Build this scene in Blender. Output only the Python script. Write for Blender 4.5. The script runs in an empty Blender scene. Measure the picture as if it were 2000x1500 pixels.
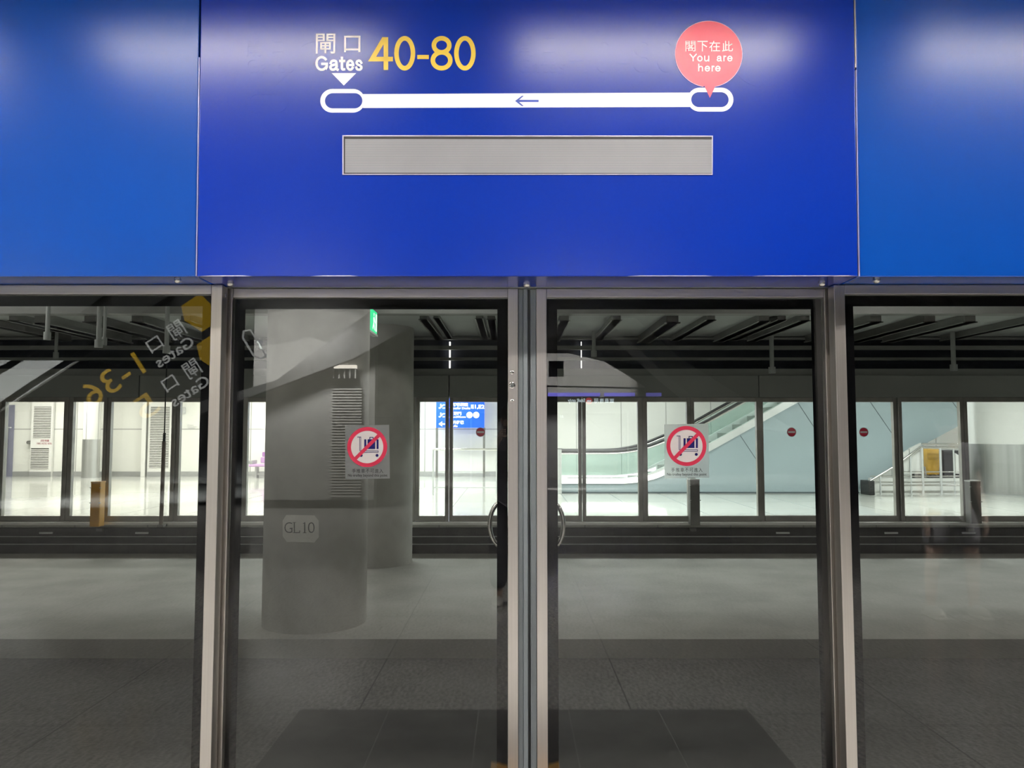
import bpy, bmesh, math, random
from mathutils import Vector, Matrix
random.seed(7)
V = Vector
S = bpy.context.scene
COL = S.collection

# ------------------------------------------------------------------ camera, world, exposure
F = 1500.0                                     # focal length in pixels of the 2000 x 1500 frame
TH = math.atan(95 / F)                         # the phone is tilted up a little
CAM = V((0, 0, 1.5))
cd = bpy.data.cameras.new('camera'); cd.sensor_width = 36; cd.lens = 36 * F / 2000
cd.clip_start = 0.05; cd.clip_end = 200
cam = bpy.data.objects.new('camera', cd); COL.objects.link(cam)
cam.location = CAM; cam.rotation_euler = (math.pi / 2 + TH, 0, 0)
S.camera = cam
w = bpy.data.worlds.new('world'); S.world = w; w.use_nodes = True
w.node_tree.nodes['Background'].inputs[0].default_value = (0.5, 0.55, 0.6, 1)
w.node_tree.nodes['Background'].inputs[1].default_value = 0.02
S.view_settings.view_transform = 'Standard'; S.view_settings.look = 'None'
S.view_settings.exposure = 0.0; S.view_settings.gamma = 1.0; S.view_settings.use_curve_mapping = False
S.cycles.transparent_max_bounces = 32; S.cycles.max_bounces = 10
S.cycles.glossy_bounces = 5; S.cycles.diffuse_bounces = 4; S.cycles.transmission_bounces = 6
S.cycles.sample_clamp_indirect = 4.0
S.cycles.caustics_reflective = False; S.cycles.caustics_refractive = False

CT, ST = math.cos(TH), math.sin(TH)
def ray(px, py):
    u, v = (px - 1000) / F, (750 - py) / F
    return V((u, CT - v * ST, ST + v * CT))
def P(px, py, Y):                              # the point of that line of sight at depth Y
    d = ray(px, py); return CAM + d * (Y / d.y)
def X(px, Y, py=845): return P(px, py, Y).x
def Z(py, Y): return P(1000, py, Y).z
def YF(py, z=0.0):                             # depth where a sight line meets a level
    d = ray(1000, py); return d.y * (z - 1.5) / d.z

# lights of the place and added fill lights ---------------------------------------------------------------
HALL_L = 135.0       # radiance of the hall batten diffusers
FAR_W = 270.0       # far platform ceiling lights (watt each)
TRACK_W = 19.5      # unseen fill lights added over the track
def area(name, loc, sx, sy, watt, col=(1, 1, 1), rot=(0, 0, 0)):
    l = bpy.data.lights.new(name, 'AREA'); l.shape = 'RECTANGLE'; l.size = sx; l.size_y = sy
    l.energy = watt; l.color = col
    o = bpy.data.objects.new(name, l); o.location = loc; o.rotation_euler = rot; COL.objects.link(o)
    return o
for i, x in enumerate((-15, -9, -3, 3, 9, 15)):
    for y in (15.2, 19.5, 24.5):
        area('far_ceiling_light', (x, y, 3.25), 3.0, 0.5, FAR_W * (0.55 if (y > 19 and x > 2) else 0.75 if x < -4 else 1.1), (1, 0.985, 0.93) if x < -4 else (0.93, 1, 0.98))
for x in (-9, -3, 3, 9):
    area('track_fill', (x, 5.4, 3.9), 1.5, 0.25, TRACK_W, (1, 0.97, 0.9))
    area('track_fill', (x + 2, 8.9, 3.85), 1.5, 0.25, TRACK_W * 1.5, (1, 0.98, 0.93))

DOWN_W = 100.0      # unseen fill lights added to brighten the hall floor
for x in (-8.5, -5.1, -1.7, 1.7, 5.1, 8.5):
    for y, k in ((0.75, 3.1), (-2.2, 0.6), (-6.4, 0.35)):
        l = area('hall_floor_fill', (x, y, 3.98), 0.5, 0.5, DOWN_W * k, (1, 0.96, 0.90)); l.data.spread = math.radians(80)

# ------------------------------------------------------------------ materials
def srgb(r, g, b):
    f = lambda c: (c / 255 / 12.92) if c / 255 <= 0.04045 else ((c / 255 + 0.055) / 1.055) ** 2.4
    return (f(r), f(g), f(b))
MATS = {}
def mat(name, col, rough=0.5, metal=0.0, spec=0.5, var=0.06, scale=6.0, stretch=(1, 1, 1), bump=0.0, coat=0.0, coat_r=0.05, emit=0.0, ecol=None):
    if name in MATS: return MATS[name]
    m = bpy.data.materials.new(name); m.use_nodes = True; nt = m.node_tree; b = nt.nodes['Principled BSDF']
    tc = nt.nodes.new('ShaderNodeTexCoord'); mp = nt.nodes.new('ShaderNodeMapping')
    mp.inputs['Scale'].default_value = stretch
    nz = nt.nodes.new('ShaderNodeTexNoise'); nz.inputs['Scale'].default_value = scale; nz.inputs['Detail'].default_value = 5
    cr = nt.nodes.new('ShaderNodeValToRGB')
    cr.color_ramp.elements[0].color = (*[c * (1 - var) for c in col], 1); cr.color_ramp.elements[0].position = 0.3
    cr.color_ramp.elements[1].color = (*[min(1, c * (1 + var)) for c in col], 1); cr.color_ramp.elements[1].position = 0.7
    L = nt.links
    L.new(tc.outputs['Object'], mp.inputs[0]); L.new(mp.outputs[0], nz.inputs['Vector'])
    L.new(nz.outputs['Fac'], cr.inputs[0]); L.new(cr.outputs[0], b.inputs['Base Color'])
    b.inputs['Roughness'].default_value = rough; b.inputs['Metallic'].default_value = metal
    b.inputs['Specular IOR Level'].default_value = spec
    b.inputs['Coat Weight'].default_value = coat; b.inputs['Coat Roughness'].default_value = coat_r
    if emit:
        b.inputs['Emission Color'].default_value = (*(ecol or col), 1); b.inputs['Emission Strength'].default_value = emit
    if bump:
        bp = nt.nodes.new('ShaderNodeBump'); bp.inputs['Strength'].default_value = bump; bp.inputs['Distance'].default_value = 0.01
        L.new(nz.outputs['Fac'], bp.inputs['Height']); L.new(bp.outputs[0], b.inputs['Normal'])
    MATS[name] = m; return m
def glass(name, tint=(0.86, 0.88, 0.87), ior=1.52, gloss=1.0, haze=0.0, hcol=(0.7, 0.85, 0.8)):
    if name in MATS: return MATS[name]
    m = bpy.data.materials.new(name); m.use_nodes = True; nt = m.node_tree; nt.nodes.clear(); L = nt.links
    out = nt.nodes.new('ShaderNodeOutputMaterial'); tr = nt.nodes.new('ShaderNodeBsdfTransparent'); gl = nt.nodes.new('ShaderNodeBsdfGlossy')
    tc = nt.nodes.new('ShaderNodeTexCoord'); nz = nt.nodes.new('ShaderNodeTexNoise'); nz.inputs['Scale'].default_value = 3
    cr = nt.nodes.new('ShaderNodeValToRGB')
    cr.color_ramp.elements[0].color = (*[c * 0.985 for c in tint], 1); cr.color_ramp.elements[1].color = (*tint, 1)
    L.new(tc.outputs['Object'], nz.inputs['Vector']); L.new(nz.outputs['Fac'], cr.inputs[0]); L.new(cr.outputs[0], tr.inputs[0])
    gl.inputs['Roughness'].default_value = 0.0; gl.inputs['Color'].default_value = (gloss, gloss, gloss, 1)
    fr = nt.nodes.new('ShaderNodeFresnel'); fr.inputs['IOR'].default_value = ior
    # Fresnel as for the outer face on both faces of the pane (front and back reflect alike)
    gm = nt.nodes.new('ShaderNodeNewGeometry'); mx0 = nt.nodes.new('ShaderNodeMix'); mx0.data_type = 'FLOAT'
    mx0.inputs[2].default_value = ior; mx0.inputs[3].default_value = 1 / ior
    L.new(gm.outputs['Backfacing'], mx0.inputs[0])
    inv = nt.nodes.new('ShaderNodeMath'); inv.operation = 'MAXIMUM'; inv.inputs[1].default_value = 0
    L.new(mx0.outputs[0], fr.inputs['IOR'])
    mx = nt.nodes.new('ShaderNodeMixShader'); L.new(fr.outputs[0], mx.inputs[0]); L.new(tr.outputs[0], mx.inputs[1]); L.new(gl.outputs[0], mx.inputs[2])
    last = mx
    nt.nodes.remove(inv)
    if haze:
        df = nt.nodes.new('ShaderNodeBsdfDiffuse'); df.inputs[0].default_value = (*hcol, 1)
        m2 = nt.nodes.new('ShaderNodeMixShader'); m2.inputs[0].default_value = haze
        L.new(mx.outputs[0], m2.inputs[1]); L.new(df.outputs[0], m2.inputs[2]); last = m2
    L.new(last.outputs[0], out.inputs[0])
    MATS[name] = m; return m
def film(name, col, through=0.5, rough=0.35):   # self-adhesive film that lets blurred light through
    m = bpy.data.materials.new(name); m.use_nodes = True; nt = m.node_tree; nt.nodes.clear(); L = nt.links
    out = nt.nodes.new('ShaderNodeOutputMaterial'); df = nt.nodes.new('ShaderNodeBsdfDiffuse'); rf = nt.nodes.new('ShaderNodeBsdfRefraction')
    rf.inputs['Roughness'].default_value = rough; rf.inputs['IOR'].default_value = 1.12
    nz = nt.nodes.new('ShaderNodeTexNoise'); nz.inputs['Scale'].default_value = 20
    cr = nt.nodes.new('ShaderNodeValToRGB'); cr.color_ramp.elements[0].color = (*[c * .93 for c in col], 1); cr.color_ramp.elements[1].color = (*col, 1)
    L.new(nz.outputs['Fac'], cr.inputs[0]); L.new(cr.outputs[0], df.inputs[0])
    a = nt.nodes.new('ShaderNodeMixShader'); a.inputs[0].default_value = through; L.new(df.outputs[0], a.inputs[1]); L.new(rf.outputs[0], a.inputs[2])
    L.new(a.outputs[0], out.inputs[0]); return m
def tiles(name, c1, c2, joint, tw, th, offx=0.0, offy=0.0, gap=0.004, rough=0.3, speck=0.0, sscale=220, bumpy=0.0, plane='xy', spec=0.5):
    m = bpy.data.materials.new(name); m.use_nodes = True; nt = m.node_tree; L = nt.links; b = nt.nodes['Principled BSDF']
    tc = nt.nodes.new('ShaderNodeTexCoord'); mp = nt.nodes.new('ShaderNodeMapping'); mp.inputs['Location'].default_value = (offx, offy, 0)
    src = tc.outputs['Object']
    if plane == 'xz':
        sp = nt.nodes.new('ShaderNodeSeparateXYZ'); cb = nt.nodes.new('ShaderNodeCombineXYZ')
        L.new(src, sp.inputs[0]); L.new(sp.outputs[0], cb.inputs[0]); L.new(sp.outputs[2], cb.inputs[1]); src = cb.outputs[0]
    L.new(src, mp.inputs[0])
    br = nt.nodes.new('ShaderNodeTexBrick'); br.offset = 0; br.squash = 1
    br.inputs['Scale'].default_value = 1; br.inputs['Brick Width'].default_value = tw; br.inputs['Row Height'].default_value = th
    br.inputs['Mortar Size'].default_value = gap; br.inputs['Mortar Smooth'].default_value = 0.1
    br.inputs['Color1'].default_value = (*c1, 1); br.inputs['Color2'].default_value = (*c2, 1); br.inputs['Mortar'].default_value = (*joint, 1)
    L.new(mp.outputs[0], br.inputs['Vector'])
    nz = nt.nodes.new('ShaderNodeTexNoise'); nz.inputs['Scale'].default_value = sscale; nz.inputs['Detail'].default_value = 3
    L.new(tc.outputs['Object'], nz.inputs['Vector'])
    cr = nt.nodes.new('ShaderNodeValToRGB'); cr.color_ramp.elements[0].position = 0.42; cr.color_ramp.elements[1].position = 0.58
    k0 = 1 - speck; cr.color_ramp.elements[0].color = (k0, k0, k0, 1); cr.color_ramp.elements[1].color = (1, 1, 1, 1)
    L.new(nz.outputs['Fac'], cr.inputs[0])
    mx = nt.nodes.new('ShaderNodeMix'); mx.data_type = 'RGBA'; mx.blend_type = 'MULTIPLY'; mx.inputs[0].default_value = 1
    L.new(br.outputs['Color'], mx.inputs[6]); L.new(cr.outputs[0], mx.inputs[7]); L.new(mx.outputs[2], b.inputs['Base Color'])
    b.inputs['Roughness'].default_value = rough; b.inputs['Specular IOR Level'].default_value = spec
    if bumpy:
        bp = nt.nodes.new('ShaderNodeBump'); bp.inputs['Strength'].default_value = bumpy; bp.inputs['Distance'].default_value = 0.005
        L.new(nz.outputs['Fac'], bp.inputs['Height']); L.new(bp.outputs[0], b.inputs['Normal'])
    return m
def stripes(name, c1, c2, period, rough=0.5, metal=0.0, duty=0.5):    # fine horizontal ribs
    m = mat(name, c1, rough, metal); nt = m.node_tree; b = nt.nodes['Principled BSDF']; L = nt.links
    tc = nt.nodes.new('ShaderNodeTexCoord'); sp = nt.nodes.new('ShaderNodeSeparateXYZ'); L.new(tc.outputs['Object'], sp.inputs[0])
    d = nt.nodes.new('ShaderNodeMath'); d.operation = 'DIVIDE'; d.inputs[1].default_value = period; L.new(sp.outputs[2], d.inputs[0])
    fr = nt.nodes.new('ShaderNodeMath'); fr.operation = 'FRACT'; L.new(d.outputs[0], fr.inputs[0])
    gt = nt.nodes.new('ShaderNodeMath'); gt.operation = 'GREATER_THAN'; gt.inputs[1].default_value = duty; L.new(fr.outputs[0], gt.inputs[0])
    mx = nt.nodes.new('ShaderNodeMix'); mx.data_type = 'RGBA'
    old = b.inputs['Base Color'].links[0].from_socket
    L.new(gt.outputs[0], mx.inputs[0]); L.new(old, mx.inputs[6]); mx.inputs[7].default_value = (*c2, 1)
    L.new(mx.outputs[2], b.inputs['Base Color']); return m

M = {}
M['blue'] = mat('deep blue laminate', (0.0, 0.0155, 0.20), 0.24, spec=0.36, var=0.03, scale=2)
M['blue_side'] = mat('sky blue laminate', (0.0, 0.034, 0.215), 0.26, spec=0.34, var=0.03, scale=2)
M['film_white'] = mat('white sign film', (0.86, 0.83, 0.83), 0.4, var=0.02, coat=0.3, coat_r=0.3)
M['film_yellow'] = mat('yellow sign film', (0.80, 0.55, 0.06), 0.4, var=0.02)
M['film_red'] = mat('coral red sign film', (0.70, 0.025, 0.075), 0.4, var=0.02, coat=0.5, coat_r=0.3)
M['film_pink'] = mat('pale pink sign film', (0.85, 0.45, 0.62), 0.4, var=0.02)
M['film_navy'] = mat('navy sign film', (0.02, 0.05, 0.30), 0.4, var=0.02)
M['screen'] = stripes('grey ribbed display', (0.215, 0.218, 0.235), (0.115, 0.118, 0.13), 0.0046, 0.55)
M['rim'] = mat('pale bent edge', (0.75, 0.75, 0.95), 0.25, 0.6)
M['rim_dull'] = mat('dull lavender edge', (0.20, 0.21, 0.38), 0.4, 0.3)
M['recess_shade'] = mat('black recess shade', (0.012, 0.010, 0.013), 0.7)
M['steel'] = mat('brushed stainless steel', (0.62, 0.585, 0.55), 0.34, 1.0, var=0.05, scale=3, stretch=(60, 60, 0.6), bump=0.03)
M['steel_h'] = mat('brushed stainless rail', (0.50, 0.475, 0.46), 0.38, 1.0, var=0.05, scale=3, stretch=(0.6, 60, 60), bump=0.03)
M['steel_polish'] = mat('polished steel', (0.72, 0.70, 0.68), 0.16, 1.0, var=0.02)
M['rubber'] = mat('grey rubber seal', (0.10, 0.115, 0.125), 0.6)
M['rubber_dark'] = mat('dark rubber seal', (0.035, 0.04, 0.042), 0.65)
M['frit'] = mat('black glass border', (0.004, 0.004, 0.005), 0.9, spec=0.0, var=0.2)
M['pane'] = glass('platform door glass', (0.905, 0.912, 0.900))
M['farpane'] = glass('far platform glass', (0.95, 0.96, 0.955))
M['balglass'] = glass('greenish balustrade glass', (0.94, 0.985, 0.972), haze=0.07, hcol=(0.60, 0.85, 0.78))
M['concrete'] = mat('grey concrete', (0.41, 0.40, 0.37), 0.8, var=0.16, scale=2.2, bump=0.12)
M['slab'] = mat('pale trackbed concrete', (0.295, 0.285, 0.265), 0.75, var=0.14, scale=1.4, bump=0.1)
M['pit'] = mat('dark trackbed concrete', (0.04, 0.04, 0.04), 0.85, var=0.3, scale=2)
M['soffit'] = mat('grey painted soffit', (0.42, 0.44, 0.43), 0.7, var=0.08, scale=1)
M['beam'] = mat('dark grey painted beam', (0.26, 0.265, 0.255), 0.6, var=0.12, scale=3)
M['void'] = mat('dark blue mesh', (0.010, 0.014, 0.026), 0.8, var=0.3, scale=10)
M['header'] = mat('grey header panel', (0.27, 0.28, 0.265), 0.55, var=0.06, scale=1)
M['farmetal'] = mat('dull far frame metal', (0.34, 0.325, 0.30), 0.42, 0.6, var=0.15, scale=4)
M['white_metal'] = mat('pale deck metal', (0.86, 0.87, 0.86), 0.3, 0.35)
M['nosing'] = mat('bright edge nosing', (0.85, 0.83, 0.80), 0.3, 0.6)
M['fascia'] = tiles('dark platform fascia', (0.030, 0.028, 0.028), (0.045, 0.042, 0.042), (0.015, 0.015, 0.015), 0.9, 0.3, plane='xz', rough=0.4, speck=0.3, sscale=6)
M['yellow_paint'] = mat('ochre yellow paint', (0.46, 0.24, 0.045), 0.5, var=0.12)
M['grey_paint'] = mat('grey painted steel', (0.14, 0.138, 0.128), 0.5, var=0.12)
M['lightgrey'] = mat('light grey painted steel', (0.55, 0.56, 0.55), 0.5)
M['white_wall'] = tiles('white wall panels', (0.80, 0.795, 0.75), (0.78, 0.775, 0.74), (0.40, 0.40, 0.38), 3.0, 1.62, gap=0.02, plane='xz', rough=0.35)
M['white'] = mat('white paint', (0.80, 0.79, 0.76), 0.4, var=0.02)
M['offwhite'] = mat('off white paint', (0.70, 0.69, 0.66), 0.5, var=0.03)
M['farfloor'] = tiles('polished pale floor', (0.66, 0.66, 0.60), (0.68, 0.68, 0.63), (0.48, 0.48, 0.45), 1.2, 2.4, gap=0.012, rough=0.09, spec=0.9)
M['granite'] = tiles('speckled granite floor', (0.60, 0.59, 0.56), (0.57, 0.56, 0.535), (0.06, 0.06, 0.06), 1.475, 2.2, offx=0.83, gap=0.005, rough=0.16, speck=0.80, sscale=46)
M['darkgranite'] = tiles('dark threshold granite', (0.050, 0.048, 0.046), (0.045, 0.043, 0.042), (0.12, 0.12, 0.12), 0.485, 0.97, offx=0.18, gap=0.003, rough=0.25, speck=0.4, sscale=75)
M['louvre'] = stripes('slatted louvre', (0.62, 0.61, 0.57), (0.16, 0.16, 0.16), 0.075, 0.5)
M['louvre_near'] = stripes('hall slatted louvre', (0.55, 0.54, 0.50), (0.04, 0.04, 0.04), 0.056, 0.5)
M['skirting'] = mat('steel skirting', (0.48, 0.48, 0.48), 0.35, 0.5)
M['cladding'] = mat('blue grey escalator cladding', (0.335, 0.405, 0.435), 0.35, var=0.04, scale=0.6)
M['joint'] = mat('dark joint', (0.09, 0.11, 0.12), 0.7)
M['rail_black'] = mat('black rubber handrail', (0.02, 0.02, 0.022), 0.35)
M['purple'] = mat('purple vinyl', (0.36, 0.15, 0.40), 0.4)
M['purple_light'] = mat('pale purple vinyl', (0.50, 0.30, 0.53), 0.4)
M['paper'] = mat('faded paper', (0.86, 0.85, 0.79), 0.8, var=0.05)
M['ink'] = mat('dark print', (0.05, 0.05, 0.045), 0.8)
M['skin'] = mat('skin', (0.30, 0.22, 0.18), 0.5, var=0.05)
M['hair'] = mat('black hair', (0.012, 0.010, 0.009), 0.5)
M['cloth_dark'] = mat('black cloth', (0.02, 0.02, 0.025), 0.9)
M['cloth_grey'] = mat('grey cloth', (0.16, 0.16, 0.18), 0.9)
M['shoe'] = mat('pale shoe', (0.42, 0.41, 0.38), 0.7)
M['hall_ceiling'] = mat('hall ceiling', (0.05, 0.05, 0.05), 0.7)
M['yellow_bag'] = mat('yellow bag', (0.62, 0.36, 0.05), 0.6, var=0.15)
M['black_plastic'] = mat('black plastic', (0.02, 0.02, 0.02), 0.5)
def emis(name, col, s): return mat(name, (0.6, 0.6, 0.6) if s > 5 else col, 0.5, emit=s, ecol=col)
M['batten'] = emis('batten diffuser', (1.0, 0.94, 0.86), HALL_L)
M['exit_green'] = emis('lit green', (0.02, 0.55, 0.22), 1.3)
M['exit_white'] = emis('lit pale green', (0.65, 0.95, 0.75), 1.6)
M['sign_blue'] = emis('lit sign blue', (0.0, 0.07, 0.85), 1.1)
M['sign_white'] = emis('lit sign white', (1.0, 1.0, 1.0), 2.0)
M['sign_yellow'] = emis('lit sign yellow', (0.95, 0.60, 0.04), 1.1)
M['sign_white_soft'] = emis('soft lit sign white', (0.9, 0.92, 0.9), 1.9)
M['sign_red'] = emis('lit sign red', (1.0, 0.03, 0.06), 2.6)
M['sign_cool'] = emis('lit cool white', (0.75, 0.92, 1.0), 7.0)
M['violet'] = emis('violet strip light', (0.22, 0.20, 0.9), 2.6)
M['slit'] = emis('bright slit', (1.0, 0.97, 0.93), 4.0)
M['step_light'] = emis('skirt light', (1.0, 0.99, 0.93), 3.5)
M['wall_lamp'] = emis('wall lamp glow', (1.0, 0.92, 0.80), 9.0)

# ------------------------------------------------------------------ builders
class MB:
    def __init__(s): s.b = bmesh.new()
    def hexa(s, p):                            # 8 corners: bottom loop, top loop
        v = [s.b.verts.new(q) for q in p]
        for f in ((0, 3, 2, 1), (4, 5, 6, 7), (0, 1, 5, 4), (1, 2, 6, 5), (2, 3, 7, 6), (3, 0, 4, 7)): s.b.faces.new([v[i] for i in f])
        return s
    def box(s, x0, x1, y0, y1, z0, z1, bev=0.0):
        t = bmesh.new() if bev else s.b
        p = [(x0, y0, z0), (x1, y0, z0), (x1, y1, z0), (x0, y1, z0), (x0, y0, z1), (x1, y0, z1), (x1, y1, z1), (x0, y1, z1)]
        v = [t.verts.new(q) for q in p]
        for f in ((0, 3, 2, 1), (4, 5, 6, 7), (0, 1, 5, 4), (1, 2, 6, 5), (2, 3, 7, 6), (3, 0, 4, 7)): t.faces.new([v[i] for i in f])
        if bev:
            bmesh.ops.bevel(t, geom=t.edges[:] , offset=bev, segments=2, affect='EDGES', profile=0.6)
            s.merge(t)
        return s
    def merge(s, t):
        me = bpy.data.meshes.new('tmp'); t.to_mesh(me); t.free(); s.b.from_mesh(me); bpy.data.meshes.remove(me)
    def prism(s, pts, ext):                    # closed polygon swept along a vector
        ext = V(ext); a = [s.b.verts.new(q) for q in pts]; c = [s.b.verts.new(V(q) + ext) for q in pts]; n = len(pts)
        s.b.faces.new(a[::-1]); s.b.faces.new(c)
        for i in range(n): s.b.faces.new((a[i], a[(i + 1) % n], c[(i + 1) % n], c[i]))
        return s
    def band(s, A, B, ext, closed=True):       # strip between two point rows, swept
        ext = V(ext); n = len(A)
        a = [s.b.verts.new(q) for q in A]; b = [s.b.verts.new(q) for q in B]
        c = [s.b.verts.new(V(q) + ext) for q in A]; d = [s.b.verts.new(V(q) + ext) for q in B]
        for i in range(n if closed else n - 1):
            j = (i + 1) % n
            for q in ((a[i], a[j], b[j], b[i]), (c[j], c[i], d[i], d[j]), (a[j], a[i], c[i], c[j]), (b[i], b[j], d[j], d[i])): s.b.faces.new(q)
        if not closed:
            s.b.faces.new((a[0], b[0], d[0], c[0])); s.b.faces.new((b[-1], a[-1], c[-1], d[-1]))
        return s
    def tube(s, path, r, n=10, cap=True, closed=False):
        path = [V(q) for q in path]; rings = []
        rr = r if isinstance(r, (list, tuple)) else [r] * len(path)
        N = len(path)
        for i, p in enumerate(path):
            if closed: t = path[(i + 1) % N] - path[i - 1]
            else: t = path[min(i + 1, N - 1)] - path[max(i - 1, 0)]
            t.normalize(); u = t.cross(V((0, 1, 0)))
            if u.length < 0.1: u = t.cross(V((1, 0, 0)))
            u.normalize(); q = t.cross(u)
            rings.append([s.b.verts.new(p + (u * math.cos(k * 2 * math.pi / n) + q * math.sin(k * 2 * math.pi / n)) * rr[i]) for k in range(n)])
        for i in range(N if closed else N - 1):
            A, B = rings[i], rings[(i + 1) % N]
            for k in range(n): s.b.faces.new((A[k], A[(k + 1) % n], B[(k + 1) % n], B[k]))
        if cap and not closed: s.b.faces.new(rings[0][::-1]); s.b.faces.new(rings[-1])
        return s
    def cyl(s, x, y, z0, z1, r, n=48, r2=None):
        return s.tube([(x, y, z0), (x, y, z1)], [r, r if r2 is None else r2], n)
    def ball(s, c, r, sc=(1, 1, 1), seg=16):
        t = bmesh.new(); bmesh.ops.create_uvsphere(t, u_segments=seg, v_segments=seg // 2 + 2, radius=r)
        for v in t.verts: v.co = V((v.co.x * sc[0], v.co.y * sc[1], v.co.z * sc[2])) + V(c)
        s.merge(t); return s
    def obj(s, name, m, origin=(0, 0, 0), smooth=False):
        o0 = V(origin)
        bmesh.ops.recalc_face_normals(s.b, faces=s.b.faces[:])
        for v in s.b.verts: v.co -= o0
        me = bpy.data.meshes.new(name); s.b.to_mesh(me); s.b.free()
        if smooth:
            me.polygons.foreach_set('use_smooth', [True] * len(me.polygons))
            try: me.set_sharp_from_angle(angle=math.radians(40))
            except Exception: pass
        me.materials.append(m)
        o = bpy.data.objects.new(name, me); COL.objects.link(o); o.location = o0
        return o
ORG = {}
def props(o, label, cat, group=None, kind=None):
    if label: o['label'] = label
    if cat: o['category'] = cat
    if group: o['group'] = group
    if kind: o['kind'] = kind
    return o
def thing(name, loc, label, cat, group=None):  # an Empty at the base of a thing
    o = bpy.data.objects.new(name, None); COL.objects.link(o); o.location = loc; o.empty_display_size = 0.1
    ORG[o.name] = V(loc); return props(o, label, cat, group)
def part(name, mb, m, parent, smooth=False, label=None):
    o = mb.obj(name, m, (0, 0, 0), smooth)
    org = ORG[parent.name]
    for v in o.data.vertices: v.co -= org
    o.parent = parent; ORG[o.name] = org
    if label: o['label'] = label
    return o
def single(name, mb, m, base, label, cat, group=None, smooth=False):
    o = mb.obj(name, m, base, smooth); ORG[o.name] = V(base); return props(o, label, cat, group)
def struct(name, mb, m, base=(0, 0, 0), smooth=False):
    o = mb.obj(name, m, base, smooth); o['kind'] = 'structure'; ORG[o.name] = V(base); return o
def copy_thing(o, loc, label=None, group=None):   # a thing, its parts and their sub-parts
    c = o.copy(); COL.objects.link(c); c.location = loc
    if label: c['label'] = label
    if group: c['group'] = group
    for ch in list(o.children):
        d = ch.copy(); COL.objects.link(d); d.parent = c
        for g in list(ch.children):
            e = g.copy(); COL.objects.link(e); e.parent = d
    return c

class Plane:                                   # a flat sign face: right, up and outward normal
    def __init__(s, O, R, U):
        s.O, s.R, s.U = V(O), V(R).normalized(), V(U).normalized(); s.N = s.R.cross(s.U)
    def uv(s, px, py):
        d = ray(px, py); t = s.N.dot(s.O - CAM) / s.N.dot(d); p = CAM + d * t - s.O
        return (p.dot(s.R), p.dot(s.U))
    def at(s, u, w, n=0.0): return s.O + s.R * u + s.U * w + s.N * n
    def px(s, px, py, n=0.0): u, w_ = s.uv(px, py); return s.at(u, w_, n)
TXT = {}
def text_mesh(body, bold):
    k = (body, bold)
    if k not in TXT:
        c = bpy.data.curves.new('t', 'FONT'); c.body = body; c.offset = bold; c.resolution_u = 4; c.space_character = 1.0
        o = bpy.data.objects.new('t', c); COL.objects.link(o)
        dg = bpy.context.evaluated_depsgraph_get(); me = bpy.data.meshes.new_from_object(o.evaluated_get(dg))
        vs = [(v.co.x, v.co.y) for v in me.vertices]; fs = [tuple(p.vertices) for p in me.polygons]
        bpy.data.objects.remove(o); bpy.data.curves.remove(c); bpy.data.meshes.remove(me)
        TXT[k] = (vs, fs)
    return TXT[k]
def add_text(mb, body, pl, u0, u1, w0, w1, n0=0.0, n1=0.001, bold=0.0):   # fit into a rectangle of the plane
    vs, fs = text_mesh(body, bold)
    xs = [v[0] for v in vs]; ys = [v[1] for v in vs]; ax, bx, ay, by = min(xs), max(xs), min(ys), max(ys)
    f = lambda v, n: pl.at(u0 + (v[0] - ax) / (bx - ax) * (u1 - u0), w0 + (v[1] - ay) / (by - ay) * (w1 - w0), n)
    t = mb.b
    top = [t.verts.new(f(v, n1)) for v in vs]; bot = [t.verts.new(f(v, n0)) for v in vs]
    cnt = {}
    for p in fs:
        for i in range(len(p)):
            e = (p[i], p[(i + 1) % len(p)]); cnt[e] = cnt.get(e, 0) + 1
    for p in fs:
        try: t.faces.new([top[i] for i in p])
        except ValueError: pass
    for (a, b) in cnt:
        if (b, a) not in cnt:
            try: t.faces.new((top[a], bot[a], bot[b], top[b]))
            except ValueError: pass
    return mb
def text_px(mb, body, pl, x0, y0, x1, y1, n0=0.0, n1=0.001, bold=0.0):    # box given by its top-left and bottom-right corner
    a = pl.uv(x0, y1); b = pl.uv(x1, y0)
    return add_text(mb, body, pl, a[0], b[0], a[1], b[1], n0, n1, bold)
def smooth_path(pts, n=5):                    # Catmull-Rom through the points
    o = []
    for i in range(len(pts) - 1):
        p0, p1_, p2_, p3 = (pts[max(i - 1, 0)], pts[i], pts[i + 1], pts[min(i + 2, len(pts) - 1)])
        for k_ in range(n):
            s = k_ / n; o.append(tuple(0.5 * (2 * p1_[j] + (p2_[j] - p0[j]) * s + (2 * p0[j] - 5 * p1_[j] + 4 * p2_[j] - p3[j]) * s * s + (3 * p1_[j] - p0[j] - 3 * p2_[j] + p3[j]) * s ** 3) for j in (0, 1)))
    return o + [pts[-1]]
def ell(cx, cy, rx, ry, a0, a1, n=28): return [(cx + rx * math.cos(math.radians(a0 + (a1 - a0) * i / n)), cy + ry * math.sin(math.radians(a0 + (a1 - a0) * i / n))) for i in range(n + 1)]
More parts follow.
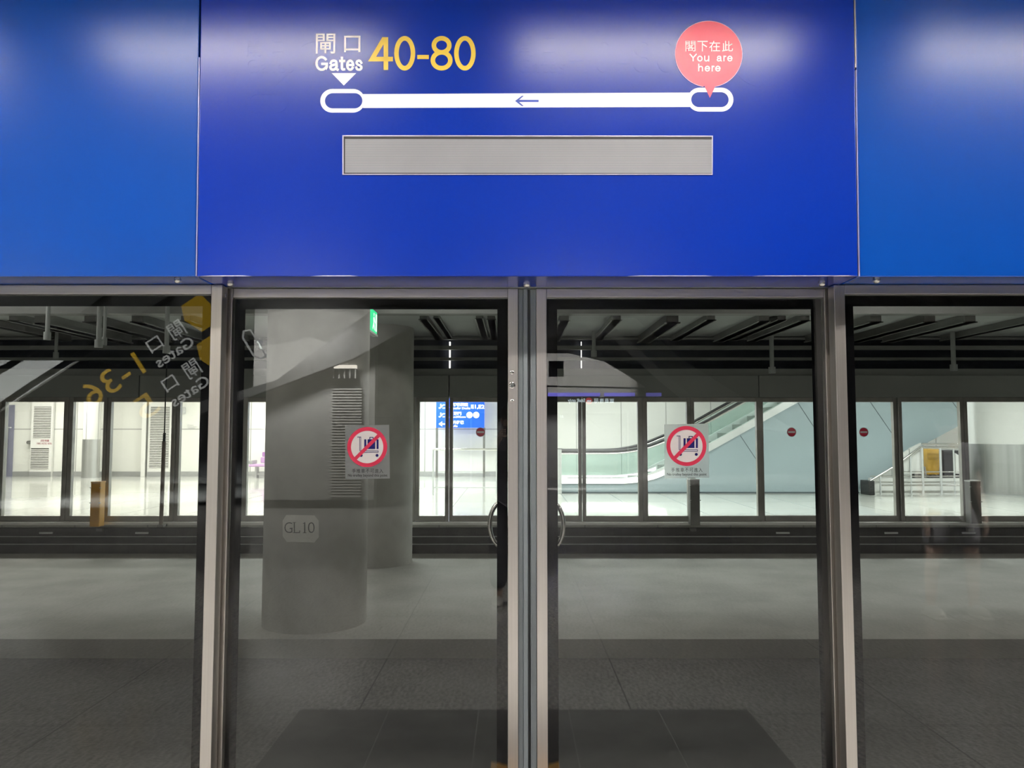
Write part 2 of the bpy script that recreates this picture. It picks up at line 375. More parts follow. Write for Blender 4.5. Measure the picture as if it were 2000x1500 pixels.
GLY = {'0': [ell(.5, .5, .5, .5, 0, 360, 40)], 'o': [ell(.5, .5, .5, .5, 0, 360, 32)],
       '8': [ell(.5, .765, .44, .235, 0, 360, 36), ell(.5, .265, .5, .265, 0, 360, 36)],
       '4': [[(.74, 0), (.74, .98), (.62, .98), (0, .30), (1.0, .30)]],
       'G': [ell(.5, .5, .5, .5, 42, 318) + [(.93, .12), (.98, .20), (.98, .46), (.56, .46)]],
       'a': [smooth_path([(.06, .74), (.2, .95), (.5, 1), (.78, .93), (.86, .70), (.86, .2), (.9, .05), (1, .0)]), smooth_path([(.86, .62), (.5, .55), (.14, .45), (0, .25), (.14, .05), (.4, 0), (.7, .1), (.86, .34)])],
       't': [[(.42, 1), (.42, .3)] + smooth_path([(.42, .3), (.44, .12), (.6, .02), (1, .02)]), [(0, .74), (1, .74)]],
       'e': [[(0.02, .52), (1, .52)], ell(.5, .5, .5, .5, 3, 325)],
       's': [smooth_path([(.94, .78), (.75, .95), (.48, 1), (.16, .92), (.08, .74), (.28, .59), (.62, .48), (.92, .35), (.95, .18), (.75, .03), (.48, 0), (.18, .06), (.02, .24)])],
       'Y': [[(0, 1), (.5, .46), (1, 1)], [(.5, .46), (.5, 0)]], 'u': [[(0, 1), (0, .35)] + smooth_path([(0, .35), (.1, .08), (.42, 0), (.75, .1), (.96, .36)]), [(1, 1), (1, 0)]],
       'r': [[(0, 0), (0, 1)], smooth_path([(0, .55), (.25, .88), (.6, 1), (1, .97)])],
       'h': [[(0, 0), (0, 1)], smooth_path([(0, .42), (.25, .62), (.6, .67), (.92, .58), (1, .38)]) + [(1, 0)]]}
def stroke_px(mb, ch, pl, x0, y0, x1, y1, wd, n0, n1):      # one letter drawn with an even pen, filling the pixel box
    h = wd / 2
    for path in GLY[ch]:
        q = [(x0 + h + p[0] * (x1 - x0 - wd), y1 - h - p[1] * (y1 - y0 - wd)) for p in path]
        closed = math.dist(q[0], q[-1]) < 1e-3
        if closed: q = q[:-1]
        L_, R_ = [], []; N = len(q)
        for i in range(N):
            a = q[i - 1] if (i or closed) else q[i]; c = q[(i + 1) % N] if (i < N - 1 or closed) else q[i]
            d1_ = V((q[i][0] - a[0], q[i][1] - a[1])); d2_ = V((c[0] - q[i][0], c[1] - q[i][1]))
            if d1_.length < 1e-9: d1_ = d2_
            if d2_.length < 1e-9: d2_ = d1_
            d1_.normalize(); d2_.normalize(); t = (d1_ + d2_).normalized(); k = h / max(0.45, t.dot(d1_)); nx, ny = -t.y * k, t.x * k
            e = 0
            if not closed and i == 0: e = -h
            if not closed and i == N - 1: e = h
            L_.append(pl.px(q[i][0] + nx + t.x * e, q[i][1] + ny + t.y * e, n0)); R_.append(pl.px(q[i][0] - nx + t.x * e, q[i][1] - ny + t.y * e, n0))
        mb.band(L_, R_, pl.N * (n1 - n0), closed=closed); n1 += 0.00012
def circ(pl, c, r, n=48, n0=0.0, a0=0.0, a1=2 * math.pi, ry=None):
    m_ = n if abs(a1 - a0 - 2 * math.pi) < 1e-6 else n + 1
    return [pl.at(c[0] + r * math.cos(a0 + (a1 - a0) * i / n), c[1] + (ry or r) * math.sin(a0 + (a1 - a0) * i / n), n0) for i in range(m_)]
def stadium(pl, x0, y0, x1, y1, n0, seg=16):
    a = pl.uv(x0, y1); b = pl.uv(x1, y0); r = (b[1] - a[1]) / 2; cy = (a[1] + b[1]) / 2; out = []
    for i in range(seg + 1):
        t = -math.pi / 2 + math.pi * i / seg; out.append(pl.at(b[0] - r + r * math.cos(t), cy + r * math.sin(t), n0))
    for i in range(seg + 1):
        t = math.pi / 2 + math.pi * i / seg; out.append(pl.at(a[0] + r + r * math.cos(t), cy + r * math.sin(t), n0))
    return out
def poly_px(pl, pts, n0): return [pl.px(x, y, n0) for x, y in pts]

# ================================================================== NEAR PLATFORM
YL, YX, ZU = 3.18, 3.10, 2.104            # door leaf front, fixed panel front, underside of the blue header
YP = 2.94                                 # blue header front
SLAB, PIT, YFAR = -0.48, -0.66, 12.75
# ---- large structure
struct('floor', MB().box(-24, 24, -22, 3.32, -0.2, 0), M['granite'])
struct('trim_1', MB().box(-1.15, 1.275, 2 * (YL + 0.018) - YF(1387.5), 3.06, 0.0, 0.002), M['darkgranite'])
struct('wall_header', MB().box(-24, 24, 3.17, 3.36, ZU + 0.001, 4.6), M['header'])
struct('ceiling', MB().box(-24, 24, -22, 3.17, 4.0, 4.2), M['hall_ceiling'])
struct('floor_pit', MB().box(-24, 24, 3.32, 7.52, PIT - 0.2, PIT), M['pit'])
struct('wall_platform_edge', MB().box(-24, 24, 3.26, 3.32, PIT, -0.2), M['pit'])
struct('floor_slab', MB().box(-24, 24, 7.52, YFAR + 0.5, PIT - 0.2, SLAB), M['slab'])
struct('floor_far', MB().box(-24, 24, YFAR + 0.02, 42, -0.06, 0), M['farfloor'])
struct('ceiling_track', MB().box(-24, 24, 3.36, 13.3, 4.15, 4.35), M['soffit'])
struct('wall_left', MB().box(-24.3, -24, -22, 42, -1, 4.6), M['soffit'])
struct('wall_right', MB().box(24, 24.3, -22, 42, -1, 4.6), M['soffit'])

# ---- blue header panels
SA = 0.030
PL = Plane((0, YP, ZU), (1, 0, 0), (0, -SA, math.sqrt(1 - SA * SA)))
HT = 1.50
def header_panel(u0, u1, m, label, back=0.0, bolts=()):
    t = thing('header_panel', ((u0 + u1) / 2, YP, ZU), label, 'sign panel')
    q = bmesh.new()
    f = [PL.at(u0, 0, -back), PL.at(u1, 0, -back), PL.at(u1, HT, -back), PL.at(u0, HT, -back)]
    bk = [V((p.x, 3.165, p.z)) for p in f]
    va = [q.verts.new(p) for p in f]; vb = [q.verts.new(p) for p in bk]
    for g in ((va[0], va[1], va[2], va[3]), (vb[3], vb[2], vb[1], vb[0])): q.faces.new(g)
    for i in range(4): q.faces.new((va[(i + 1) % 4], va[i], vb[i], vb[(i + 1) % 4]))
    bmesh.ops.bevel(q, geom=q.edges[:], offset=0.004, segments=3, affect='EDGES', profile=0.5)
    mb = MB(); mb.merge(q); part('panel_body', mb, m, t, smooth=False)
    for px, py in bolts:
        d = ray(px, py); p = CAM + d * ((ZU - 1.5) / d.z)
        b = MB(); b.tube([(p.x, p.y, ZU), (p.x, p.y, ZU - 0.006), (p.x, p.y, ZU - 0.012), (p.x, p.y, ZU - 0.014)], [0.014, 0.014, 0.010, 0.004], 20)
        part('bolt', b, M['steel_polish'], t, smooth=True)
    return t
uc0, uc1 = PL.uv(384.5, 535)[0], PL.uv(1676, 537)[0]
hc = header_panel(uc0, uc1, M['blue'], 'deep blue overhead sign panel with gate numbers, route line and grey display', 0.0, ((450, 553), (1029, 555), (1605, 553)))
hl = header_panel(-3.6, uc0 - 0.007, M['blue_side'], 'plain lighter blue overhead panel left of the sign with gate numbers', 0.004, ((347, 547),))
hr = header_panel(uc1 + 0.009, 3.8, M['blue_side'], 'plain lighter blue overhead panel right of the sign with the red pin', 0.010, ((1712, 547),))
# metal strips on the panel edges
for (u, w0, w1, m) in ((uc0 - 0.002, 0.0, 0.86, 'rim_dull'), (uc1 + 0.003, 0.82, 1.18, 'skirting'), (uc1 + 0.004, 0.0, 0.81, 'rim_dull')):
    b = MB(); b.hexa([PL.at(u - 0.0022, w0, -0.02), PL.at(u + 0.0022, w0, -0.02), PL.at(u + 0.0022, w0, 0.001), PL.at(u - 0.0022, w0, 0.001),
                      PL.at(u - 0.0022, w1, -0.02), PL.at(u + 0.0022, w1, -0.02), PL.at(u + 0.0022, w1, 0.001), PL.at(u - 0.0022, w1, 0.001)])
    part('edge_strip', b, M[m], hc)
# bright bent lower edge of the sign panel, in separate stretches
for (a, c) in ((388, 492), (606, 700), (1225, 1392), (1470, 1672)):
    u0, u1 = PL.uv(a, 536)[0], PL.uv(c, 538)[0]
    b = MB().prism([PL.at(u0, 0.0, 0.0005), PL.at(u1, 0.0, 0.0005), PL.at(u1 - 0.03, 0.0032, 0.0005), PL.at(u0 + 0.05, 0.0030, 0.0005)], PL.N * 0.001)
    part('edge_strip', b, M['rim'], hc)
N1 = 0.0012
# old lettering still standing out in relief under the blue film
GN = (-0.001, 0.0007); GL_LAB = 'faint raised outlines of old lettering under the blue film'
g = MB(); text_px(g, '閘', PL, 482, 80, 510, 110, *GN); part('ghost_character', g, M['blue'], hc, label=GL_LAB); g = MB(); text_px(g, '口', PL, 532, 80, 554, 104, *GN); part('ghost_character', g, M['blue'], hc, label=GL_LAB)
g = MB(); text_px(g, 'Gates', PL, 480, 114, 572, 142, *GN); part('ghost_gates_lettering', g, M['blue'], hc, label=GL_LAB)
g = MB(); text_px(g, '2', PL, 586, 75, 650, 136, *GN); part('ghost_gate_number', g, M['blue'], hc, label=GL_LAB)
g = MB(); text_px(g, '閘', PL, 1008, 70, 1042, 110, *GN); part('ghost_character', g, M['blue'], hc, label=GL_LAB); g = MB(); text_px(g, '口', PL, 1058, 72, 1086, 106, *GN); part('ghost_character', g, M['blue'], hc, label=GL_LAB)
g = MB(); text_px(g, 'Gates', PL, 1010, 114, 1104, 142, *GN); part('ghost_gates_lettering', g, M['blue'], hc, label=GL_LAB)
g = MB(); text_px(g, '40-80', PL, 1112, 74, 1322, 142, *GN); part('ghost_gate_number', g, M['blue'], hc, label=GL_LAB)
c = PL.uv(1491, 106); r = PL.uv(1556, 106)[0] - c[0]
part('ghost_circle', MB().prism(circ(PL, c, r, 64, -0.001), PL.N * 0.0017), M['blue'], hc)
part('ghost_station', MB().band(stadium(PL, 480, 177, 562, 221, -0.001), stadium(PL, 488, 185, 554, 213, -0.001), PL.N * 0.0017), M['blue'], hc)
for (x, y) in ((536, 146), (1047, 146)):
    part('ghost_triangle', MB().prism(poly_px(PL, [(x - 25, y), (x + 25, y), (x, y + 24)], -0.001), PL.N * 0.0017), M['blue'], hc)
b = MB(); text_px(b, '閘', PL, 617, 66, 655, 105, 0, N1, 0.006); text_px(b, '口', PL, 672, 70, 704, 102, 0, N1, 0.006)
part('chinese_lettering', b, M['film_white'], hc)
b = MB()
for ch, x0, y0, x1 in (('G', 616, 109.5, 641), ('a', 643, 116.5, 661.5), ('t', 662.5, 111, 674.5), ('e', 676, 116.5, 692), ('s', 693.5, 116.5, 708.5)): stroke_px(b, ch, PL, x0, y0, x1, 138.5, 4.6, 0, N1)
part('gates_lettering', b, M['film_white'], hc)
b = MB()
for ch, x0, x1 in (('4', 722.5, 767.5), ('0', 770, 811), ('8', 841, 884), ('0', 887, 929)):
    stroke_px(b, ch, PL, x0, 70.5 + (1.2 if ch == '4' else 0), x1, 137.8 - (1.0 if ch == '4' else 0), 8.8, 0, N1)
b.prism(poly_px(PL, [(815, 107.5), (837.5, 107.5), (837.5, 115.5), (815, 115.5)], 0), PL.N * N1)
part('gate_numbers', b, M['film_yellow'], hc, label='yellow gate numbers 40-80')
b = MB().prism(poly_px(PL, [(648, 143), (695.5, 143), (671.5, 167)], 0), PL.N * N1); part('triangle_pointer', b, M['film_white'], hc)
b = MB().band(stadium(PL, 625.5, 174, 713, 220, 0), stadium(PL, 634.5, 182, 708, 212, 0), PL.N * N1); part('route_station', b, M['film_white'], hc)
b = MB().band(stadium(PL, 1343, 171.5, 1432, 218, 0), stadium(PL, 1350, 180, 1423, 209.5, 0), PL.N * N1); part('route_station', b, M['film_white'], hc)
b = MB().prism(poly_px(PL, [(709, 184), (1349, 181), (1349, 209), (709, 211)], 0), PL.N * (N1 * 0.9)); part('route_line', b, M['film_white'], hc)
b = MB().prism(poly_px(PL, [(1006, 197.5), (1019, 187.5), (1023, 187.5), (1014, 195.2), (1052, 195.2), (1052, 199.6), (1014, 199.6), (1023, 207.5), (1019, 207.5)], N1), PL.N * 0.0006)
part('route_arrow', b, M['film_navy'], hc)
pc = PL.uv(1384, 106); pr = PL.uv(1449.3, 106)[0] - pc[0]
tail = [PL.uv(*q) for q in ((1375, 167), (1386.3, 191.5), (1397.5, 167))]
def pin(r_, tl, n0):
    pts = circ(PL, pc, r_, 72, n0, -math.pi / 2 + 0.165, 1.5 * math.pi - 0.165)
    return pts + [PL.at(tl[0][0], tl[0][1], n0), PL.at(tl[1][0], tl[1][1], n0), PL.at(tl[2][0], tl[2][1], n0)]
b = MB().prism(pin(pr, tail, N1), PL.N * 0.0008); pp = part('location_pin', b, M['film_red'], hc)
b = MB().band(circ(PL, pc, pr + 0.0012, 72, N1, -math.pi / 2 + 0.17, 1.5 * math.pi - 0.17), circ(PL, pc, pr - 0.0006, 72, N1, -math.pi / 2 + 0.17, 1.5 * math.pi - 0.17), PL.N * 0.0010, closed=False)
part('pin_rim', b, M['film_pink'], pp)
b = MB()
for ch, x0, x1 in (('閣', 1338.5, 1358), ('下', 1362, 1382), ('在', 1385, 1406), ('此', 1410, 1431)): text_px(b, ch, PL, x0, 80.5, x1, 101, 0.0018, 0.0028, 0.002)
for ch, x0, y0, x1, y1 in (('Y', 1346.5, 105.5, 1360.5, 120.3), ('o', 1361.5, 109.3, 1372, 120.6), ('u', 1375, 109.3, 1385, 120.6), ('a', 1399.5, 109.3, 1409.5, 120.6), ('r', 1412.5, 109.3, 1418, 120.3), ('e', 1420, 109.3, 1430.3, 120.6),
                           ('h', 1363.3, 125, 1372.7, 140), ('e', 1376, 129, 1386.5, 140.3), ('r', 1389.5, 129, 1395, 140), ('e', 1396.5, 129, 1407, 140.3)): stroke_px(b, ch, PL, x0, y0, x1, y1, 2.2, 0.0018, 0.0028)
part('pin_lettering', b, M['film_white'], pp)
# grey display on the panel, its recess shade painted as black strips
sc = MB().prism(poly_px(PL, [(671.5, 268), (1390, 268), (1390, 339.5), (671.5, 339.5)], 0.0), PL.N * 0.0012); dsp = part('display_screen', sc, M['screen'], hc)
b = MB().prism(poly_px(PL, [(671.5, 267), (1390, 267), (1390, 272.5), (671.5, 271.5)], 0.0012), PL.N * 0.0008)
b.prism(poly_px(PL, [(671.5, 267), (674, 267), (674, 340), (671.5, 340)], 0.0012), PL.N * 0.0008)
b.prism(poly_px(PL, [(671.5, 337.6), (1390, 338.8), (1390, 340), (671.5, 339.6)], 0.0012), PL.N * 0.0008)
part('painted_recess_shade', b, M['recess_shade'], dsp)
o_ = poly_px(PL, [(669, 264.5), (1392, 265.5), (1391.5, 341.8), (669, 341.8)], 0); i_ = poly_px(PL, [(671.5, 266.8), (1390, 267.6), (1390, 340), (671.5, 340)], 0)
part('display_rim', MB().band(o_, i_, PL.N * 0.0035), M['rim'], dsp)

# ---- sliding doors and fixed panels
def frame_rect(mb, x0, x1, z0, z1, xi0, xi1, zi0, zi1, y0, y1):
    A = [V((x0, y0, z0)), V((x1, y0, z0)), V((x1, y0, z1)), V((x0, y0, z1))]; B = [V((xi0, y0, zi0)), V((xi1, y0, zi0)), V((xi1, y0, zi1)), V((xi0, y0, zi1))]
    return mb.band(A, B, (0, y1 - y0, 0))
def bevel_all(mb, off):
    bmesh.ops.remove_doubles(mb.b, verts=mb.b.verts[:], dist=1e-5); bmesh.ops.recalc_face_normals(mb.b, faces=mb.b.faces[:])
    bmesh.ops.bevel(mb.b, geom=mb.b.edges[:], offset=off, segments=2, affect='EDGES', profile=0.6); return mb
def glazed(name, label, cat, x0, x1, xi0, xi1, yf, thick, zi1, zt, frit_px, zb=0.02, zi0=0.075, group=None):
    t = thing(name, ((x0 + x1) / 2, yf + thick / 2, zb), label, cat, group)
    for k, q in (('stile', MB().box(x0, xi0, yf, yf + thick, zb, zt, 0.0022)), ('stile', MB().box(xi1, x1, yf, yf + thick, zb, zt, 0.0022)),):
        part(k, q, M['steel'], t)
    part('top_rail', MB().box(xi0 + 0.0005, xi1 - 0.0005, yf + 0.0008, yf + thick, zi1, zt, 0.002), M['steel_h'], t)
    part('bottom_rail', MB().box(xi0 + 0.0005, xi1 - 0.0005, yf + 0.0008, yf + thick, zb, zi0, 0.002), M['steel_h'], t)
    yg = yf + 0.018
    gp = part('glass_pane', MB().box(xi0, xi1, yg, yg + 0.010, zi0, zi1), M['pane'], t)
    fw = frit_px
    part('black_border', frame_rect(MB(), xi0 + 0.001, xi1 - 0.001, zi0 + 0.001, zi1 - 0.001, xi0 + fw, xi1 - fw, zi0 + fw, zi1 - fw, yg + 0.0105, yg + 0.0125), M['frit'], t)
    return t
ZT = ZU - 0.003
FW = 0.045
lx = [X(446, YL, 800), X(449, YL, 800), X(992, YL), X(1012, YL)]
rx = [X(1048, YL), X(1068.5, YL), X(1615, YL, 800), X(1618, YL, 800)]
zi = P(1000, 581, YL).z
d1 = glazed('sliding_glass_door', 'left leaf of the sliding platform doors, with round keyhole in its steel stile', 'door', lx[0] - 0.05, lx[3], lx[1], lx[2], YL, 0.045, zi, ZT, FW)
d2 = glazed('sliding_glass_door', 'right leaf of the sliding platform doors, right of the central rubber seal', 'door', rx[0], rx[3] + 0.05, rx[1], rx[2], YL, 0.045, zi, ZT, FW)
zf = P(1000, 574.5, YX).z
fl0, fl1 = X(412.5, YX, 575), X(434, YX, 575)
fr0, fr1 = X(1629, YX, 575), X(1650, YX, 575)
f1 = glazed('fixed_glass_panel', 'fixed glass screen panel left of the sliding doors', 'glass panel', -3.2, fl1, -3.155, fl0, YX, 0.06, zf, ZT, FW)
f2 = glazed('fixed_glass_panel', 'fixed glass screen panel right of the sliding doors', 'glass panel', fr0, 3.4, fr1, 3.355, YX, 0.06, zf, ZT, FW)
part('fixing_clip', MB().box(fl1, fl1 + 0.004, YX + 0.02, YX + 0.032, 2.055, 2.072), M['steel_polish'], f1)
# rubber seals between the leaves
xs = [X(p, YL) for p in (1012, 1022, 1031, 1036, 1040, 1048)]
part('rubber_seal', MB().box(xs[0] + .0005, xs[1], YL + 0.012, YL + 0.045, 0.02, ZT, 0.002).box(xs[1], xs[2], YL + 0.004, YL + 0.04, 0.02, ZT, 0.004), M['rubber'], d1)
part('seal_nose', MB().box(xs[1] + 0.001, xs[3] - 0.0006, YL + 0.028, YL + 0.038, 0.02, ZT), M['rubber_dark'], d1)
part('rubber_seal', MB().box(xs[3], xs[5] - .0005, YL + 0.006, YL + 0.045, 0.02, ZT, 0.004).box(xs[4] - 0.002, xs[4] + 0.001, YL + 0.002, YL + 0.01, 0.02, ZT), M['rubber'], d2)
# handles behind the glass
def handle(pts, t):
    Yh = YL + 0.10
    path = [P(x, y, Yh) for x, y in pts]
    path = [path[0] + V((0, -0.065, 0))] + path + [path[-1] + V((0, -0.065, 0))]
    part('pull_handle', MB().tube(path, 0.0095, 14), M['steel_polish'], t, smooth=True)
arc = [(math.cos(a), math.sin(a)) for a in [math.pi / 2 + i * math.pi / 16 for i in range(17)]]
handle([(984 + 27.5 * c_, 1024 - 45 * s_) for c_, s_ in arc], d1)
handle([(1076 - 24.5 * c_, 1026 - 45 * s_) for c_, s_ in arc], d2)
# lock set on the left leaf
def disc(px, py, rpx, depth=0.004, Y=YL):
    p = P(px, py, Y); r = rpx / F * Y
    return MB().tube([(p.x, Y + 0.001, p.z), (p.x, Y - depth * 0.7, p.z), (p.x, Y - depth, p.z)], [r, r, r * 0.75], 24)
part('screw', disc(1000, 728, 3.6), M['steel_polish'], d1, smooth=True)
lk = part('key_cylinder', disc(1000.3, 753, 6.2, 0.005), M['steel_polish'], d1, smooth=True)
part('keyway', disc(1000.3, 753, 4.2, 0.0062), M['rubber_dark'], lk)
part('screw', disc(1000, 783, 3.2), M['steel_polish'], d1, smooth=True)

# ---- no trolley stickers
M['sticker'] = film('translucent sticker film', (0.40, 0.425, 0.44), 0.80, 0.40)
M['sticker_disc'] = film('pale sticker disc', (0.46, 0.44, 0.435), 0.15, 0.5)
M['sticker_red'] = mat('crimson print', (0.27, 0.010, 0.032), 0.6, spec=0.2, var=0.03)
M['sticker_navy'] = mat('navy print', (0.002, 0.002, 0.040), 0.7, spec=0.1)
M['sticker_grey'] = mat('grey print', (0.022, 0.022, 0.025), 0.8, spec=0.1)
GP = Plane((0, YL + 0.0178, 1.5), (1, 0, 0), (0, 0, 1))
def sticker(dx, dy, t, rot):
    q = lambda pts, n: poly_px(GP, [(x + dx, y + dy) for x, y in pts], n)
    st = part('no_trolley_sticker', MB().prism(q([(674, 831), (760, 829.5), (761.5, 934.5), (674.5, 936.5)], 0), GP.N * 0.0004), M['sticker'], t)
    c = GP.uv(717.2 + dx, 873 + dy); k = GP.uv(718.2 + dx, 873 + dy)[0] - c[0]
    part('white_disc', MB().prism(circ(GP, c, 34 * k, 48, 0.0004), GP.N * 0.0003), M['sticker_disc'], st)
    b = MB().band(circ(GP, c, 39 * k, 64, 0.0004), circ(GP, c, 31.6 * k, 64, 0.0004), GP.N * 0.0009)
    e = 31.9 * k * 0.7071; h = 3.4 * k * 0.7071
    b.prism([GP.at(c[0] - e - h, c[1] - e + h, 0.0011), GP.at(c[0] - e + h, c[1] - e - h, 0.0011), GP.at(c[0] + e + h, c[1] + e - h, 0.0011), GP.at(c[0] + e - h, c[1] + e + h, 0.0011)], GP.N * 0.0004)
    part('prohibition_ring', b, M['sticker_red'], st)
    b = MB(); lift = [0.0003]
    def R_(x0, y0, x1, y1):
        lift[0] += 0.00002; b.prism(q([(x0, y0), (x1, y0), (x1, y1), (x0, y1)], 0.0007), GP.N * lift[0])
    R_(711.5, 858, 715.5, 877); R_(718, 858, 733, 877); R_(735.5, 858, 739.5, 877)
    R_(721.5, 853.5, 723, 858); R_(728, 853.5, 729.5, 858); R_(721.5, 853.5, 729.5, 855)
    R_(698, 853, 705, 854.3); R_(702.2, 853, 703.2, 880.5); R_(704.6, 853, 705.4, 880.5)
    R_(703, 880, 739, 881); R_(703, 883, 739, 884); R_(738.2, 880, 739.2, 884)
    for x in (705.5, 736.5): b.prism(circ(GP, GP.uv(x + dx, 889.5 + dy), 2.9 * k, 20, 0.0007), GP.N * 0.0003)
    part('trolley_pictogram', b, M['sticker_navy'], st)
    b = MB()
    for i, ch in enumerate('手推車不可進入'): text_px(b, ch, GP, 687.5 + dx + i * 8.9, 915.6 + dy, 695 + dx + i * 8.9, 923.8 + dy, 0.0004, 0.0007, 0.0)
    text_px(b, 'No trolley beyond this point', GP, 679.5 + dx, 925.8 + dy, 756.5 + dx, 932.4 + dy, 0.0004, 0.0007, 0.008)
    part('sticker_lettering', b, M['sticker_grey'], st)
    return st
sticker(0, 0, d1, 0); sticker(623.4, -2, d2, 0)

# ---- yellow floor arrow in front of the doors (seen mirrored in the black borders)
b = MB()
xm = 0.06
for s in (-1, 1):
    b.prism([(xm + s * 0.04, 2.95, 0.0025), (xm + s * 0.155, 2.88, 0.0025), (xm + s * 0.155, 2.80, 0.0025), (xm + s * 0.04, 2.87, 0.0025)], (0, 0, 0.001))
single('floor_marking', b, M['yellow_paint'], (xm, 2.92, 0.0025), 'yellow arrow tape on the dark threshold in front of the doors', 'floor marking')

# ---- hall ceiling lights
def batten(x, y, z, label, L=1.5):
    t = thing('ceiling_light', (x, y, 4.0), label, 'ceiling light', 'hall batten lights')
    part('housing', MB().box(x - L / 2 - 0.03, x + L / 2 + 0.03, y - 0.11, y + 0.11, z + 0.002, z + 0.07, 0.01), M['white'], t)
    for s in (-1, 1): part('added_baffle', MB().box(x - L / 2 - 0.02, x + L / 2 + 0.02, y + s * 0.092 - 0.003, y + s * 0.092 + 0.003, z - 0.066, z + 0.002), M['white'], t)  # baffles added to keep light off the top of the blue panels
    part('diffuser', MB().box(x - L / 2, x + L / 2, y - 0.085, y + 0.085, z - 0.012, z + 0.002), M['batten'], t)
    for s in (-1, 1): part('hanger', MB().tube([(x + s * 0.5, y, z + 0.07), (x + s * 0.5, y, 4.0)], 0.006, 8), M['steel_polish'], t)
    return t
BY, BZ = 1.72, 3.58
bt = None
k = 0
for y in (BY,):
    for x in (-6.0, -3.75, -1.5, 0.80, 3.05, 5.3):
        lb = 'white batten light hanging over the hall %s' % ('near the doors' if y == BY else 'behind the camera')
        if bt is None: bt = batten(x, y, BZ, lb); bx, by_ = x, y
        else: copy_thing(bt, (x, y, 4.0), lb)

# ================================================================== TRACKSIDE
SF = 1500.0
# ---- two concrete pillars
def pillar(px, Y, r, label):
    x = (px - 1000) / F * Y
    t = thing('concrete_pillar', (x, Y, SLAB), label, 'pillar', None)
    part('shaft', MB().cyl(x, Y, SLAB, 4.15, r, 72), M['concrete'], t, smooth=True)
    for z in ((1.72,) if px > 700 else ()):
        part('formwork_joint', MB().cyl(x, Y, z, z + 0.006, r + 0.0012, 72), M['joint_c'], t, smooth=True)
    return t, x
M['joint_c'] = mat('formwork joint line', (0.38, 0.37, 0.345), 0.85)
p1, p1x = pillar(621.5, 8.22, 0.535, 'round concrete pillar with the pale GL10 plate, nearest behind the left door')
p2, p2x = pillar(740, 11.9, 0.53, 'plain round concrete pillar behind the one with the GL10 plate')
# plate glued on the curve of the pillar
def on_pillar(px, py, off):
    d = ray(px, py); cx, cy, r = p1x, 8.22, 0.535 + off
    a = d.x ** 2 + d.y ** 2; b_ = 2 * (d.x * (0 - cx) + d.y * (0 - cy)); c_ = cx * cx + cy * cy - r * r
    t = (-b_ - math.sqrt(b_ * b_ - 4 * a * c_)) / (2 * a); return CAM + d * t
b = MB()
outl = [(559, 1005.5), (614, 1006.5), (622.5, 1017), (623, 1049), (614, 1059.5), (560, 1058.5), (552, 1047), (552, 1017)]
def subdiv(pts, n=6):
    o = []
    for i in range(len(pts)):
        a, c = pts[i], pts[(i + 1) % len(pts)]
        for k_ in range(n): o.append((a[0] + (c[0] - a[0]) * k_ / n, a[1] + (c[1] - a[1]) * k_ / n))
    return o
o2 = subdiv(outl); cen = (587, 1032)
rows = [[(cen[0] + (x - cen[0]) * f_, cen[1] + (y - cen[1]) * f_) for x, y in o2] for f_ in (1.0, 0.66, 0.33)]
vr = [[b.b.verts.new(on_pillar(x, y, 0.004)) for x, y in r_] for r_ in rows]
vb = [b.b.verts.new(on_pillar(x, y, 0.0005)) for x, y in rows[0]]
vc = b.b.verts.new(on_pillar(*cen, 0.004)); n_ = len(o2)
for i in range(n_):
    j = (i + 1) % n_
    b.b.faces.new((vb[i], vb[j], vr[0][j], vr[0][i])); b.b.faces.new((vr[0][i], vr[0][j], vr[1][j], vr[1][i])); b.b.faces.new((vr[1][i], vr[1][j], vr[2][j], vr[2][i])); b.b.faces.new((vr[2][i], vr[2][j], vc))
gl = part('number_plate', b, M['paper'], p1)
class Curved:
    def at(s, u, w, n=0.0): return on_pillar(u, -w, n)
CP = Curved(); b = MB()
QB = lambda x0, x1, y0, y1: b.prism([CP.at(x0, -y1, 0.0045), CP.at(x1, -y1, 0.0045), CP.at(x1, -y0, 0.0045), CP.at(x0, -y0, 0.0045)], (0, -0.001, 0))
for ch, x0, x1 in (('G', 555.5, 571), ('0', 601.5, 614.5)): add_text(b, ch, CP, x0, x1, -1041, -1020, 0.0045, 0.0055, -0.012)
QB(573.8, 576, 1020, 1041); QB(573.8, 586, 1039.6, 1041); QB(584.6, 586, 1036, 1041); QB(594, 596.2, 1020, 1041); QB(591.6, 594, 1021.6, 1022.8)
for (x0, x1, y) in ((571.5, 578.5, 1020.4), (571.5, 577, 1040.6), (591.5, 598.7, 1040.6), (567.5, 572, 1031.5)):     # serifs
    b.prism([CP.at(x0, -y - 0.5, 0.0045), CP.at(x1, -y - 0.5, 0.0045), CP.at(x1, -y + 0.5, 0.0045), CP.at(x0, -y + 0.5, 0.0045)], (0, -0.001, 0))
part('plate_lettering', b, M['ink'], gl)

